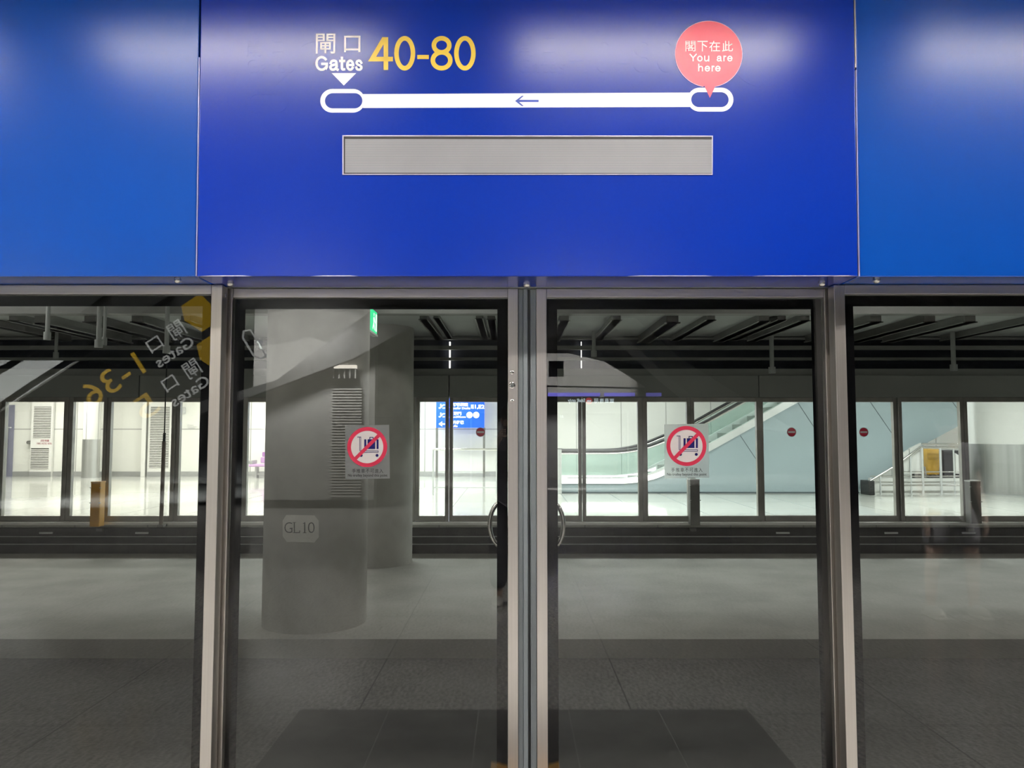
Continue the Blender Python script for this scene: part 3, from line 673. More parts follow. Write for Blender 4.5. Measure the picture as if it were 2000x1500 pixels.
# ---- green exit sign hung beside the pillar, edge-on to the platform
ex = -1.715
t = thing('exit_sign', (ex, 9.46, 2.72), 'small lit green exit sign hanging between the two concrete pillars', 'exit sign')
part('sign_box', MB().box(ex - 0.05, ex, 9.22, 9.70, 2.74, 3.02, 0.004), M['exit_green'], t)
EP = Plane((ex, 9.22, 2.74), (0, 1, 0), (0, 0, 1))
b = MB(); b.prism(circ(EP, (0.25, 0.225), 0.022, 16, 0.001), EP.N * 0.001)
for pts in ([(0.20, 0.18), (0.28, 0.20), (0.27, 0.12), (0.22, 0.11)], [(0.22, 0.12), (0.27, 0.12), (0.32, 0.04), (0.29, 0.03)], [(0.22, 0.12), (0.26, 0.11), (0.19, 0.03), (0.16, 0.05)], [(0.27, 0.19), (0.34, 0.14), (0.33, 0.12), (0.26, 0.16)],
            [(0.36, 0.03), (0.45, 0.03), (0.45, 0.25), (0.36, 0.25)]):
    b.prism([EP.at(u, w_, 0.001) for u, w_ in pts], EP.N * 0.001)
part('running_figure', b, M['exit_white'], t)
part('sign_base', MB().box(ex - 0.056, ex + 0.006, 9.21, 9.71, 2.715, 2.738), M['lightgrey'], t)
part('hanger_rod', MB().tube([(ex - 0.025, 9.46, 3.02), (ex - 0.025, 9.46, 4.15)], 0.012, 10), M['grey_paint'], t)

# ---- ceiling over the far track
ZC = Z(657, YFAR) + 0.02; YB = 10.25; ZB = Z(612.5, YB)
struct('ceiling_far_track', MB().box(-24, 24, YB + 0.2, YFAR + 0.4, ZC, ZC + 0.1), M['soffit'])
single('cross_beam', MB().box(-24, 24, YB, YB + 0.2, ZB, ZB + 0.9), M['beam'], (0, YB, ZB), 'long grey beam running left to right under the trackside ceiling', 'beam')
bpx = [(-90, 1), (0, 1), (55, 1.4), (153, 1.2), (248, 1.2), (345, 1), (822, .8), (848, .6), (934, .7), (958, .8), (1105, 1), (1210, .9), (1322, 1.3), (1399, .9), (1506, 1.1), (1541, .9), (1588, 1), (1730, 1.2), (1838, 1.2), (1919, 1.2), (2060, 1)]
wh = 'far left,left of the left screen panel,above the left screen panel,above the two glowing posts'.split(',')
for i, (px, f_) in enumerate(bpx):
    x = (px - 1000) / F * YB; w_ = 0.062 * f_
    where = 'beyond the left fixed panel' if px < 420 else 'beyond the left door leaf' if px < 1000 else 'beyond the right door leaf' if px < 1630 else 'beyond the right fixed panel'
    same = [q for q, _ in bpx if (q < 420) == (px < 420) and (q < 1000) == (px < 1000) and (q < 1630) == (px < 1630)]
    o_n = ['first', 'second', 'third', 'fourth', 'fifth', 'sixth', 'seventh', 'eighth'][same.index(px)]
    b = MB().box(x - w_, x + w_, YB + 0.2, YFAR + 0.05, ZC - 0.10 * f_, ZC).box(x - w_ * 1.35, x + w_ * 1.35, YB + 0.2, YFAR + 0.05, ZC - 0.10 * f_, ZC - 0.085 * f_)
    single('ceiling_beam', b, M['beam'] if i % 3 else M['grey_paint'], (x, YB + 0.2, ZC), 'dark ceiling beam running away over the track, %s from the left %s' % (o_n, where), 'beam', 'ceiling beams over the track')
# ---- dark louvre band with pale bars
YW = YFAR + 0.15
struct('wall_far_void', MB().box(-24, 24, YFAR + 0.35, YFAR + 0.45, Z(722, YFAR), ZC), M['void'])
for nm, a, c, y, lb in (('upper', 675, 682.5, YW, 'upper pale bar across the dark band above the far doors'), ('lower', 698, 703.5, YW + 0.02, 'lower pale bar across the dark band above the far doors'), ('top', 659, 662.5, YW, 'topmost bar right under the trackside ceiling')):
    single('horizontal_bar', MB().box(-24, 24, y, y + 0.12, Z(c, y), Z(a, y)), M['header'], (0, y, Z(c, y)), lb, 'bar')
single('ledge', MB().box(-24, 24, YFAR + 0.02, YFAR + 0.34, Z(733, YFAR), Z(720, YFAR)), M['header'], (0, YFAR, Z(733, YFAR)), 'grey concrete ledge above the far header panels', 'ledge')
for px, y0, y1, lb in ((878, 668, 719, 'thin bright upright light slit right of the plain pillar'), (1136, 668, 719, 'faint bright upright light slit above the escalator landing')):  # glowing strips stand in for light leaking through a gap
    x = X(px, YFAR + 0.3); b = MB(); wv = 0.011 if px < 1000 else 0.005
    b.box(x - wv, x + wv, YFAR + 0.27, YFAR + 0.30, Z(y1, YFAR + 0.3), Z(y0, YFAR + 0.3))
    single('light_slit', b, M['slit'], (x, YFAR + 0.28, Z(y1, YFAR + 0.3)), lb, 'light slit')
# ---- grey header panels over the far doors
ZH0, ZH1 = Z(785, YFAR) + 0.078, Z(733.5, YFAR)
for a, c, lb in ((-700, 271, 'at the far left'), (271, 877, 'behind the pillars'), (877, 1483, 'above the escalator'), (1483, 2089, 'above the right no-entry stickers'), (2089, 2700, 'at the far right')):
    x0, x1 = X(a, YFAR), X(c, YFAR)
    single('far_header_panel', MB().box(x0 + 0.008, x1 - 0.008, YFAR - 0.03, YFAR + 0.25, ZH0, ZH1, 0.004), M['header'], ((x0 + x1) / 2, YFAR, ZH0), 'plain grey header panel over the far platform doors, %s' % lb, 'header panel', 'far header panels')
# ---- hanging conduits
for px, y0, y1, Y, r, lb in ((92, 580, 664, 9.6, 0.026, 'pale hanging rod at the left, alone'), (192.5, 580, 679, 9.6, 0.030, 'thicker of the paired pale hanging rods at the left'), (203.5, 580, 674, 9.8, 0.020, 'thinner of the paired pale hanging rods at the left'), (109, 657, 700, 12.3, 0.026, 'short hanging rod below the left ceiling beams'),
                             (325, 560, 690, 9.9, 0.028, 'pale hanging rod above the slender dark pole'), (1160, 652, 697, 12.2, 0.03, 'pale hanging rod above the escalator landing'), (1508, 652, 729, 12.3, 0.035, 'pale hanging rod beyond the right door leaf, near its right edge'), (1863, 650, 724, 12.3, 0.035, 'pale hanging rod beyond the right fixed panel')):
    p = P(px, y1, Y); top = ZC if Y > YB else 4.15
    b = MB().tube([(p.x, Y, p.z), (p.x, Y, top)], r, 12).tube([(p.x, Y, p.z - 0.0), (p.x, Y, p.z + 0.10)], r * 1.6, 12)
    single('hanging_rod', b, M['soffit'], (p.x, Y, p.z), lb, 'rod', 'hanging rods over the track', smooth=True)
# ---- dark fascia below the far platform, power rails, nosing
struct('wall_far_fascia', MB().box(-24, 24, YFAR, YFAR + 0.2, SLAB - 0.02, -0.061), M['fascia'])
single('platform_nosing', MB().box(-24, 24, YFAR - 0.10, YFAR + 0.1, Z(1025.5, YFAR - .1), Z(1020, YFAR - .1), 0.004), M['nosing'], (0, YFAR - .05, -0.04), 'bright metal nosing along the edge of the far platform', 'nosing')
for y, lb in ((1048, 'upper thin pale rail along the dark wall under the far platform'), (1063, 'lower thin pale rail along the dark wall under the far platform')):
    z = Z(y, YFAR - 0.03); single('guide_rail', MB().box(-24, 24, YFAR - 0.04, YFAR, z - 0.006, z + 0.006), M['skirting'], (0, YFAR - .02, z), lb, 'rail')
for px, lb in ((97, 'leftmost'), (283, 'below the slender dark pole'), (1525, 'below the right door leaf'), (1735, 'second from the right'), (1885, 'rightmost')):
    x = X(px, YFAR - .02); z = Z(1041, YFAR - .02)
    single('wall_plate', MB().box(x - 0.11, x + 0.11, YFAR - 0.025, YFAR, z - 0.014, z + 0.014, 0.004), M['lightgrey'], (x, YFAR - .02, z), 'small pale plate on the dark wall under the far platform, %s' % lb, 'plate', 'plates under the far platform')

# ---- far platform screen: bays
ZG1, ZG0 = Z(785, YFAR), Z(1006, YFAR)
zr = Z(1019, YFAR - .04)
posts = [-290, -130, 2, 133, 209, 342, 473, 605, 747, 812, 877, 1007, 1137, 1255, 1349, 1485, 1620, 1755, 1883, 2040, 2200]
kinds = ['fixed', 'fixed', 'fixed', 'fixed', 'fixed', 'door', 'door', 'fixed', 'fixed', 'fixed', 'door', 'door', 'fixed', 'fixed', 'fixed', 'door', 'door', 'fixed', 'fixed', 'fixed']
labs = ['outermost glass bay at the far left', 'glass bay left of the pale slatted cabinet', 'far glass bay in front of the slatted cabinet with red notice', 'narrow far glass bay behind the yellow post', 'far glass bay with the slender dark pole',
        'far sliding glass leaf left of the GL10 pillar', 'far sliding glass leaf half hidden by the GL10 pillar', 'far glass bay hidden behind the GL10 pillar', 'far glass bay hidden behind the plain pillar', 'far glass bay with a slatted door, right of the plain pillar',
        'far sliding glass leaf in front of the blue direction sign', 'far sliding glass leaf in front of the escalator landing', 'far glass bay in front of the lower end of the escalator', 'narrow far glass bay in front of the escalator bend', 'far glass bay in front of the rising escalator',
        'far sliding glass leaf with no-entry sticker before the blue-grey escalator side', 'far sliding glass leaf with no-entry sticker left of the railing', 'far glass bay in front of the stair railing and white floor signs', 'far glass bay in front of the big round column', 'outermost glass bay at the far right']
PW = 0.062
for i in range(20):
    x0, x1 = X(posts[i], YFAR), X(posts[i + 1], YFAR)
    dr = kinds[i] == 'door'
    t = thing('far_sliding_door' if dr else 'far_glass_panel', ((x0 + x1) / 2, YFAR, 0.0), labs[i], 'door' if dr else 'glass panel', 'far platform sliding doors' if dr else 'far platform glass bays')
    yo = YFAR + (0.03 if dr else -0.01)
    wl = PW * (1.25 if posts[i] in (133, 473, 1255) else 1.0); wr = PW * (1.25 if posts[i + 1] in (133, 473, 1255) else 1.0)
    part('stile', MB().box(x0 + 0.003, x0 + wl, yo, yo + 0.09, zr, ZG1 + 0.075, 0.006), M['farmetal'], t)
    part('stile', MB().box(x1 - wr, x1 - 0.003, yo, yo + 0.09, zr, ZG1 + 0.075, 0.006), M['farmetal'], t)
    part('top_rail', MB().box(x0 + wl, x1 - wr, yo + 0.004, yo + 0.086, ZG1, ZG1 + 0.075, 0.006), M['farmetal'], t)
    part('bottom_rail', MB().box(x0 + wl, x1 - wr, yo - 0.01, yo + 0.09, zr, ZG0 - 0.012, 0.006), M['farmetal'], t)
    part('glass_pane', MB().box(x0 + wl, x1 - wr, yo + 0.04, yo + 0.05, ZG0 - 0.012, ZG1), M['farpane'], t)
    sx = {5: 403, 6: 543, 10: 938.5, 11: 1076, 15: 1546, 16: 1687}.get(i)
    if sx:
        FP = Plane((0, yo + 0.039, 1.5), (1, 0, 0), (0, 0, 1)); c = FP.uv(sx, 844)
        s_ = part('no_entry_sticker', MB().prism(circ(FP, c, 0.078, 32, 0), FP.N * 0.001), M['sticker_disc'], t)
        part('red_disc', MB().prism(circ(FP, c, 0.070, 32, 0.001), FP.N * 0.001), M['film_red'], s_)
        part('white_bar', MB().prism([FP.at(c[0] + a, c[1] + b_, 0.002) for a, b_ in ((-0.058, -0.015), (0.058, -0.015), (0.058, 0.015), (-0.058, 0.015))], FP.N * 0.001), M['film_white'], s_)
struct('wall_far_header', MB().box(-24, 24, YFAR + 0.26, YFAR + 0.34, ZG1 + 0.078, Z(733.6, YFAR)), M['header'])
# ---- upright boxes on the track side of the far platform edge
def edge_post(px, y0, y1, m, label, w_=0.155):
    Y = YFAR - 0.24; p = P(px, y1, Y); z1 = Z(y0, Y)
    t = thing('trackside_post', (p.x, Y, p.z), label, 'post', 'trackside posts')
    part('post_body', MB().box(p.x - w_ / 2, p.x + w_ / 2, Y - 0.07, Y + 0.09, p.z, z1 - 0.012, 0.012), m, t)
    part('cap', MB().box(p.x - w_ / 2 - 0.004, p.x + w_ / 2 + 0.004, Y - 0.074, Y + 0.094, z1 - 0.022, z1, 0.008), m if m == M['yellow_paint'] else M['lightgrey'], t)
    for z in (z1 - 0.10, z1 - 0.34):
        for s in (-1, 1): part('latch', MB().box(p.x + s * w_ / 2 - 0.012, p.x + s * w_ / 2 + 0.012, Y - 0.078, Y - 0.068, z - 0.007, z + 0.007), M['lightgrey'], t)
    part('bracket', MB().box(p.x - 0.05, p.x + 0.05, Y + 0.085, YFAR - 0.09, -0.10, -0.05), M['grey_paint'], t)
edge_post(188.5, 940, 1028, M['yellow_paint'], 'ochre yellow upright post box at the far platform edge')
edge_post(1356.5, 935, 1025, M['grey_paint'], 'grey upright post box below the right no-trolley sticker')
edge_post(1903, 938, 1022, M['grey_paint'], 'grey upright post box beside the big round column', 0.17)
Y = YFAR - 0.2; a, c, d_ = P(323, 785, Y), P(321, 850, Y), P(314.5, 1027, Y)
t = thing('slender_pole', d_, 'slender dark pole, thicker below, standing at the far platform edge left of the doors', 'pole')
part('upper_rod', MB().tube([c, a, P(326, 700, Y), P(327, 657, Y)], 0.010, 10), M['rubber_dark'], t, smooth=True)
part('lower_tube', MB().tube([d_, P(320.5, 862, Y)], 0.031, 14), mat('brown grey tube', (0.16, 0.13, 0.11), 0.5), t, smooth=True)
part('collar', MB().tube([P(320.5, 864, Y), P(321.3, 846, Y)], 0.022, 12), M['rubber_dark'], t, smooth=True)
part('foot_bracket', MB().box(d_.x - 0.05, d_.x + 0.05, Y - 0.04, YFAR - 0.09, d_.z - 0.02, d_.z + 0.02), M['grey_paint'], t)

# ================================================================== FAR PLATFORM
YWL = YF(930.5)                             # back wall on the left
YE = YF(963.5)                              # near face of the escalator
struct('wall_far_back', MB().box(-24, X(1060, YWL), YWL, YWL + 0.3, 0, 3.6), M['white_wall'])
struct('ceiling_far', MB().box(-24, 24, YFAR + 0.5, 42, 3.6, 3.8), M['white'])
struct('wall_far_end', MB().box(-24, 24, 41.5, 42, 0, 3.6), M['white'])
def wx(px): return X(px, YWL)
def wz(py): return Z(py, YWL)
struct('baseboard_far', MB().box(-24, X(1055, YWL), YWL - 0.03, YWL, 0, wz(921)), M['skirting'])
# slatted cabinets and doors on the back wall
def louvre_unit(x0, x1, lou, top, label, frame=None, notice=None, cat='cabinet', nm='louvred_cabinet'):
    t = thing(nm, ((wx(x0) + wx(x1)) / 2, YWL - 0.1, 0), label, cat, 'louvred units on the far wall')
    part('body', MB().box(wx(x0), wx(x1), YWL - 0.14, YWL - 0.032, 0, wz(top), 0.008), M['white'], t)
    for a, c, y0, y1 in lou:
        b = MB(); z = wz(y1)
        while z < wz(y0) - 0.03:
            b.hexa([(wx(a), YWL - 0.155, z), (wx(c), YWL - 0.155, z), (wx(c), YWL - 0.145, z + 0.02), (wx(a), YWL - 0.145, z + 0.02), (wx(a), YWL - 0.160, z + 0.008), (wx(c), YWL - 0.160, z + 0.008), (wx(c), YWL - 0.148, z + 0.03), (wx(a), YWL - 0.148, z + 0.03)]); z += 0.058
        part('louvre_backing', MB().box(wx(a), wx(c), YWL - 0.144, YWL - 0.1405, wz(y1), wz(y0)), M['grey_paint'], t)
        part('louvre', b, M['offwhite'], t)
    if frame: part('door_frame', MB().box(wx(frame) - 0.02, wx(frame) + 0.015, YWL - 0.16, YWL - 0.142, 0, wz(top)), M['grey_paint'], t)
    part('plinth', MB().box(wx(x0), wx(x1), YWL - 0.15, YWL - 0.1405, 0, wz(921)), M['skirting'], t)
    if notice:
        WPn = Plane((0, YWL - 0.1405, 1.5), (1, 0, 0), (0, 0, 1)); b = MB()
        text_px(b, '消防喉轆', WPn, 79, 858.5, 96, 863, 0, 0.003); text_px(b, 'FIRE HOSE REEL', WPn, 72, 864.5, 102, 868, 0, 0.003)
        part('red_notice', b, M['sticker_red'], t)
    return t
louvre_unit(65, 107, ((70, 103.5, 794, 856), (67, 101.5, 875, 916)), 780, 'white cabinet with two slatted grilles and a red notice between them', notice=True)
t_ = louvre_unit(291, 338, ((297, 334, 795, 914),), 780, 'white slatted door behind the slender dark pole', frame=292)
louvre_unit(800, 818, ((802, 812.5, 780, 922),), 770, 'narrow slatted door just right of the plain pillar', frame=816.5)
# alarm knob beside the cabinet, doorway strip, wall plate
single('alarm_knob', MB().tube([(wx(61.5), YWL - 0.03, wz(864)), (wx(61.5), YWL - 0.17, wz(864))], 0.06, 20), M['grey_paint'], (wx(61.5), YWL - 0.1, wz(864)), 'small dark round alarm knob beside the red notice', 'alarm knob')
t = thing('narrow_door', (wx(20), YWL - 0.05, 0), 'narrow blue-grey door with a slim pull bar at the far left', 'door')
part('door_leaf', MB().box(wx(11), wx(28.5), YWL - 0.06, YWL - 0.031, 0, wz(791)), mat('blue grey door', (0.30, 0.30, 0.40), 0.3, 0.3), t)
part('pull_bar', MB().tube([(wx(19), YWL - 0.10, wz(835)), (wx(18), YWL - 0.10, wz(928))], 0.022, 10), M['steel_polish'], t, smooth=True)
part('pull_bar_top', MB().box(wx(15), wx(24), YWL - 0.11, YWL - 0.059, wz(836), wz(834)), M['white'], t)
single('wall_pilaster', MB().box(wx(282), wx(290), YWL - 0.2, YWL - 0.03, 0, 3.6, 0.01), M['white'], (wx(286), YWL - .1, 0), 'white pilaster left of the slatted door on the far wall', 'pilaster')
single('wall_unit', MB().box(wx(354), wx(362), YWL - 0.1, YWL, wz(808), wz(795), 0.01), M['lightgrey'], (wx(358), YWL, wz(808)), 'small grey box high on the white far wall', 'box')
WP = Plane((0, YWL - 0.001, 1.5), (1, 0, 0), (0, 0, 1))
b = MB()
for a_, c_, y_ in ((366, 369, 830), (370.5, 378, 830), (366, 384, 833.5), (367, 381, 836)): b.prism(poly_px(WP, [(a_, y_), (c_, y_), (c_, y_ + 1), (a_, y_ + 1)], 0), WP.N * 0.003)
single('wall_notice', b, M['skirting'], (wx(375), YWL, wz(838)), 'small grey lettering on the white far wall', 'notice')
# round columns with steel cladding
def clad_column(px, r, Y, seam, label, px_off=0):
    x = (px - 1000) / F * Y
    t = thing('clad_column', (x, Y, 0), label, 'column', 'steel-clad round columns')
    zb = 1.5 - (868 - 845) / F * (Y - r)
    if seam: zb = Z(858, Y)
    part('white_shaft', MB().cyl(x, Y, zb, 3.6, r - 0.006, 64), M['white'], t, smooth=True)
    part('steel_cladding', MB().cyl(x, Y, 0.03, zb, r, 64), mat('soft brushed cladding', (0.52, 0.52, 0.51), 0.42, 0.85, var=0.16, scale=2.2, stretch=(3, 3, 0.05)), t, smooth=True)
    part('base_ring', MB().cyl(x, Y, 0, 0.03, r + 0.01, 64), M['skirting'], t, smooth=True)
    for a in (1.45 * math.pi, 1.9 * math.pi): part('seam', MB().box(x + r * math.cos(a) - 0.006, x + r * math.cos(a) + 0.006, Y + r * math.sin(a) - 0.005, Y + r * math.sin(a) + 0.01, 0.03, 3.5), M['skirting'], t)
    return t
clad_column(1983, 1.16, 19.4, False, 'big round column, white above and brushed steel below, at the right edge')
clad_column(181, 0.27, YWL - 0.8, True, 'slim round column with grey cladding right of the slatted cabinet')
# purple seats
t = thing('bench_seat', (wx(515), YWL - 0.9, 0), 'purple waiting seats against the far wall, left of the GL10 pillar', 'seat')
Yb = YWL - 1.0
bx0, bx1 = X(503, Yb), X(600, Yb)
part('backrest', MB().box(bx0 + 0.03, bx1, Yb + 0.42, Yb + 0.5, Z(892.5, Yb), Z(883.5, Yb), 0.02), M['purple'], t)
part('backrest', MB().box(bx0, bx1, Yb + 0.36, Yb + 0.46, Z(905, Yb), Z(893.5, Yb), 0.02), M['purple_light'], t)
part('seat_pad', MB().box(X(489, Yb), bx1, Yb - 0.1, Yb + 0.42, Z(911.5, Yb), Z(906.5, Yb), 0.02), M['purple_light'], t)
part('armrest', MB().box(X(488, Yb), X(496, Yb), Yb - 0.1, Yb + 0.4, Z(906, Yb), Z(899, Yb), 0.02), M['skirting'], t)
for px in (500, 560): part('leg', MB().box(X(px, Yb) - 0.03, X(px, Yb) + 0.03, Yb + 0.05, Yb + 0.3, 0, Z(911, Yb)), M['skirting'], t)
part('base_rail', MB().box(X(486, Yb), bx1, Yb + 0.1, Yb + 0.2, 0.10, 0.16), M['skirting'], t)

# ---- blue direction sign on two legs
Ys = YF(933); sx0, sx1 = X(852, Ys), X(946, Ys); zs0, zs1 = Z(835.5, Ys), Z(770, Ys)
t = thing('direction_sign', ((sx0 + sx1) / 2, Ys, 0), 'lit blue direction sign with white lettering, standing on two grey legs', 'sign')
bd = part('sign_board', MB().box(sx0, sx1, Ys - 0.06, Ys + 0.06, zs0, zs1, 0.008), M['sign_blue'], t)
for px in (853.5, 945.5): part('leg', MB().box(X(px, Ys) - 0.035, X(px, Ys) + 0.035, Ys - 0.05, Ys + 0.05, 0, zs0), M['grey_paint'], t)
part('cross_bar', MB().box(X(853.5, Ys), X(945.5, Ys), Ys - 0.03, Ys + 0.03, Z(924, Ys), Z(921.5, Ys)), M['lightgrey'], t)
SP = Plane((0, Ys - 0.061, 1.5), (1, 0, 0), (0, 0, 1)); b = MB()
def esc_icon(b, pl, x, y, k=1.0, n=0.0):
    q = lambda pts: [pl.px(x + a * k, y + c * k, n) for a, c in pts]
    b.prism(q([(0, 9), (3, 9), (9, 3), (12, 3), (12, 1), (8, 1), (2, 7), (0, 7)]), pl.N * 0.004)
    b.prism(q([(3, 5), (5, 3), (5, 0), (3, 0)]), pl.N * 0.004); b.prism(q([(8, 7), (12, 7), (12, 9), (7, 9)]), pl.N * 0.004)
esc_icon(b, SP, 857, 789); esc_icon(b, SP, 857, 806)
b.prism([SP.px(x, y, 0) for x, y in ((856.5, 828), (864, 823), (863, 826.8), (869, 827), (869, 829.4), (863, 829.4), (864, 833))], SP.N * 0.004)
text_px(b, '轉機櫃檯', SP, 884, 787, 914, 793.5, 0, 0.004, 0.03); text_px(b, 'Transfer Desks', SP, 877, 795, 918.5, 799.2, 0, 0.004, 0.03); text_px(b, 'E1,E2', SP, 920, 790.5, 946, 799.5, 0, 0.004, 0.03)
text_px(b, '往澳門', SP, 878, 804, 901, 811, 0, 0.004, 0.03); text_px(b, 'Mainland/Macao', SP, 871, 812.5, 910, 816, 0, 0.004, 0.03)
for x in (917, 930): b.prism(circ(SP, SP.uv(x, 810.5), 0.103, 28, 0), SP.N * 0.004)
text_px(b, '升降機', SP, 884, 821.5, 906, 828.5, 0, 0.004, 0.03); text_px(b, 'Lifts', SP, 884, 830, 893.5, 833.8, 0, 0.004, 0.03)
b_ = part('sign_lettering', b, M['sign_white'], bd)
# ---- waiting barrier in front of the sign
def barrier(x0, x1, ytop, ymid, ybase, label):
    Y = YF(ybase); t = thing('barrier_rail', ((X(x0, Y) + X(x1, Y)) / 2, Y, 0), label, 'barrier')
    for px in (x0, x1): part('post', MB().tube([(X(px, Y), Y, 0), (X(px, Y), Y, Z(ytop, Y))], 0.022, 12), M['lightgrey'], t, smooth=True)
    part('top_rail', MB().tube([(X(x0, Y), Y, Z(ytop, Y)), (X(x1, Y), Y, Z(ytop, Y))], 0.026, 12), M['steel_polish'], t, smooth=True)
    part('lower_rail', MB().tube([(X(x0, Y), Y, Z(ymid, Y)), (X(x1, Y), Y, Z(ymid, Y))], 0.014, 10), M['lightgrey'], t, smooth=True)
barrier(846.5, 970.5, 877.5, 952, 967, 'low steel barrier rail in front of the blue direction sign')

# ---- escalator
Y0 = YE; Y1 = YE + 1.35
EPx = lambda pts, Y=Y0: [P(x, y, Y) for x, y in pts]
et = thing('escalator', (X(1300, Y0), Y0, 0), 'escalator rising to the right behind the far doors, with glass balustrades and blue-grey side', 'escalator')
hr_px = smooth_path([(1097, 881.5), (1150, 881.5), (1200, 881.0), (1232, 878), (1264, 871), (1300, 858), (1372, 826), (1448, 784.5), (1640, 680)])
dk_px = smooth_path([(1097, 935), (1150, 935), (1200, 935), (1225, 933), (1262, 926), (1300, 910), (1384, 867), (1474, 816.5), (1666, 708)])
lo_px = smooth_path([(1097, 944), (1150, 944), (1200, 944), (1225, 943.5), (1262, 939), (1300, 926), (1384, 882), (1474, 832), (1666, 726)])
def rail_body(pts, Y, r): return MB().tube([P(x, y, Y) for x, y in pts], r, 10)
for nm, Y in (('near', Y0), ('far', Y1)):
    off = Y - Y0
    sh = lambda pts: [V((P(x, y, Y0).x, Y, P(x, y, Y0).z)) for x, y in pts]
    part('handrail', MB().tube(sh(hr_px), 0.036, 12), M['rail_black'], et, smooth=True)
    part('handrail_guide', MB().tube([q - V((0, 0, 0.055)) for q in sh(hr_px)], 0.026, 10), M['steel_polish'], et, smooth=True)
    top_, bot_ = [q - V((0, 0.006, 0.06)) for q in sh(hr_px)], [q - V((0, 0.006, 0)) for q in sh(dk_px)]
    part('balustrade_glass', MB().band(top_, bot_, (0, 0.012, 0), closed=False), M['balglass'], et)
    part('deck', MB().band([q - V((0, 0.06, 0)) for q in sh(dk_px)], [q - V((0, 0.06, 0)) for q in sh(lo_px)], (0, 0.16, 0), closed=False), M['white_metal'], et)
    seg = [q for q in sh(lo_px)[:26]]
    part('skirt_light', MB().band([q + V((0, -0.066 if nm == 'near' else -0.07, 0.125)) for q in seg], [q + V((0, -0.066 if nm == 'near' else -0.07, 0.0)) for q in seg], (0, 0.005, 0), closed=False), M['step_light'], et)
b = MB(); st_pts = [V((P(x, y, Y0).x, 0, P(x, y, Y0).z - 0.04)) for x, y in dk_px]
x = st_pts[2].x
def z_at(x):
    for a, c in zip(st_pts, st_pts[1:]):
        if a.x <= x <= c.x: return a.z + (c.z - a.z) * (x - a.x) / (c.x - a.x)
    return st_pts[-1].z
while x < st_pts[-1].x - 0.4:
    z = z_at(x); b.box(x, x + 0.4, Y0 + 0.14, Y1 - 0.06, z - 0.22, z); x += 0.4
part('steps', b, M['grey_paint'], et)
# cladding: side wall below the balustrade, out to the stair at its right
cl = [(1097, 963.5)] + lo_px[:-1] + [(1666, 726), (1760, 672), (1880, 672), (1880, 828), (1816, 862), (1760, 899), (1700, 942), (1678, 956), (1678, 963.5)]
q = [P(x, y, Y0) for x, y in cl]
for v in q:
    if v.z < 0.01: v.z = 0.0
part('side_cladding', MB().prism(q, (0, 0.13, 0)), M['cladding'], et)
part('side_cladding', MB().prism([V((v.x, Y1 - 0.05, v.z)) for v in q[:-8]] + [V((q[-8].x, Y1 - 0.05, 0.0))], (0, 0.10, 0)), M['cladding'], et)
b = MB()
for (a, c) in (((1446, 851), (1482, 905)), ((1558, 786), (1600, 850)), ((1660, 727), (1760, 873)), ((1858, 782), (1882, 815))):
    u, v = P(*a, Y0), P(*c, Y0); d = (v - u).normalized(); n_ = V((-d.z, 0, d.x)) * 0.008
    b.prism([u + n_, v + n_, v - n_, u - n_], (0, -0.004, 0))
part('cladding_joint', b, M['joint'], et)
part('kick_strip', MB().box(P(1097, 963, Y0).x, P(1678, 963, Y0).x, Y0 - 0.012, Y0, 0.0, 0.035), M['joint'], et)
# steel end post of the balustrade
ep = thing('end_post', (X(1092, Y0 - .1), Y0 - 0.1, 0), 'steel end post at the foot of the escalator', 'post')
part('post_tube', MB().box(X(1089, Y0), X(1096, Y0), Y0 - 0.16, Y0 - 0.07, 0, Z(877, Y0), 0.012), M['lightgrey'], ep)
part('cap', MB().box(X(1088, Y0), X(1097, Y0), Y0 - 0.17, Y0 - 0.06, Z(877, Y0), Z(875.5, Y0)), M['steel_polish'], ep)
# white wall behind the escalator
YB2 = YE + 2.6
struct('wall_far_escalator', MB().box(X(1040, YB2), X(1900, YB2), YB2, YB2 + 0.25, 0, 3.6), tiles('white escalator wall', (0.74, 0.725, 0.69), (0.76, 0.745, 0.71), (0.42, 0.42, 0.40), 1.27, 6, offx=-0.55, gap=0.014, plane='xz', rough=0.4))

# ---- stair, railing, floor signs, cleaning cart at the right
Yr = YF(966)
rt = thing('stair_railing', (X(1780, Yr), Yr, 0), 'steel tube railing with a sloping end, left of the big round column', 'railing')
RX = lambda x, y: P(x, y, Yr)
part('top_rail', MB().tube([RX(1692, 944), RX(1745, 912), RX(1798, 873.5), RX(1882, 874.5)], 0.034, 12), M['steel_polish'], rt, smooth=True)
part('upper_rail', MB().tube([RX(1800, 867), RX(1884, 867.5)], 0.026, 12), M['steel_polish'], rt, smooth=True)
for x, y in ((1762, 900), (1778, 889), (1800.5, 873), (1836, 874), (1862, 874), (1719, 930)): part('post', MB().tube([(RX(x, 0 + y).x, Yr, 0), RX(x, y)], 0.028 if x in (1800.5, 1836) else 0.02, 10), M['lightgrey'], rt, smooth=True)
for y, a, c in ((921.5, 1755, 1880), (930, 1700, 1880), (948, 1722, 1882)): part('mid_rail', MB().tube([RX(a, y), RX(c, y)], 0.022 if y == 948 else 0.014, 10), M['steel_polish'], rt, smooth=True)
Yp = Yr + 0.1
b = MB()
for x0, x1, yt0, yt1 in ((1757, 1762, 893, 889), (1763, 1775, 886, 878), (1777, 1799, 876, 865), (1866, 1874, 885, 890)):
    p = [P(x0, yt0, Yp), P(x1, yt1, Yp)]
    b.prism([V((p[0].x, Yp, 0.5)), V((p[1].x, Yp, 0.5)), p[1], p[0]], (0, 0.08, 0))
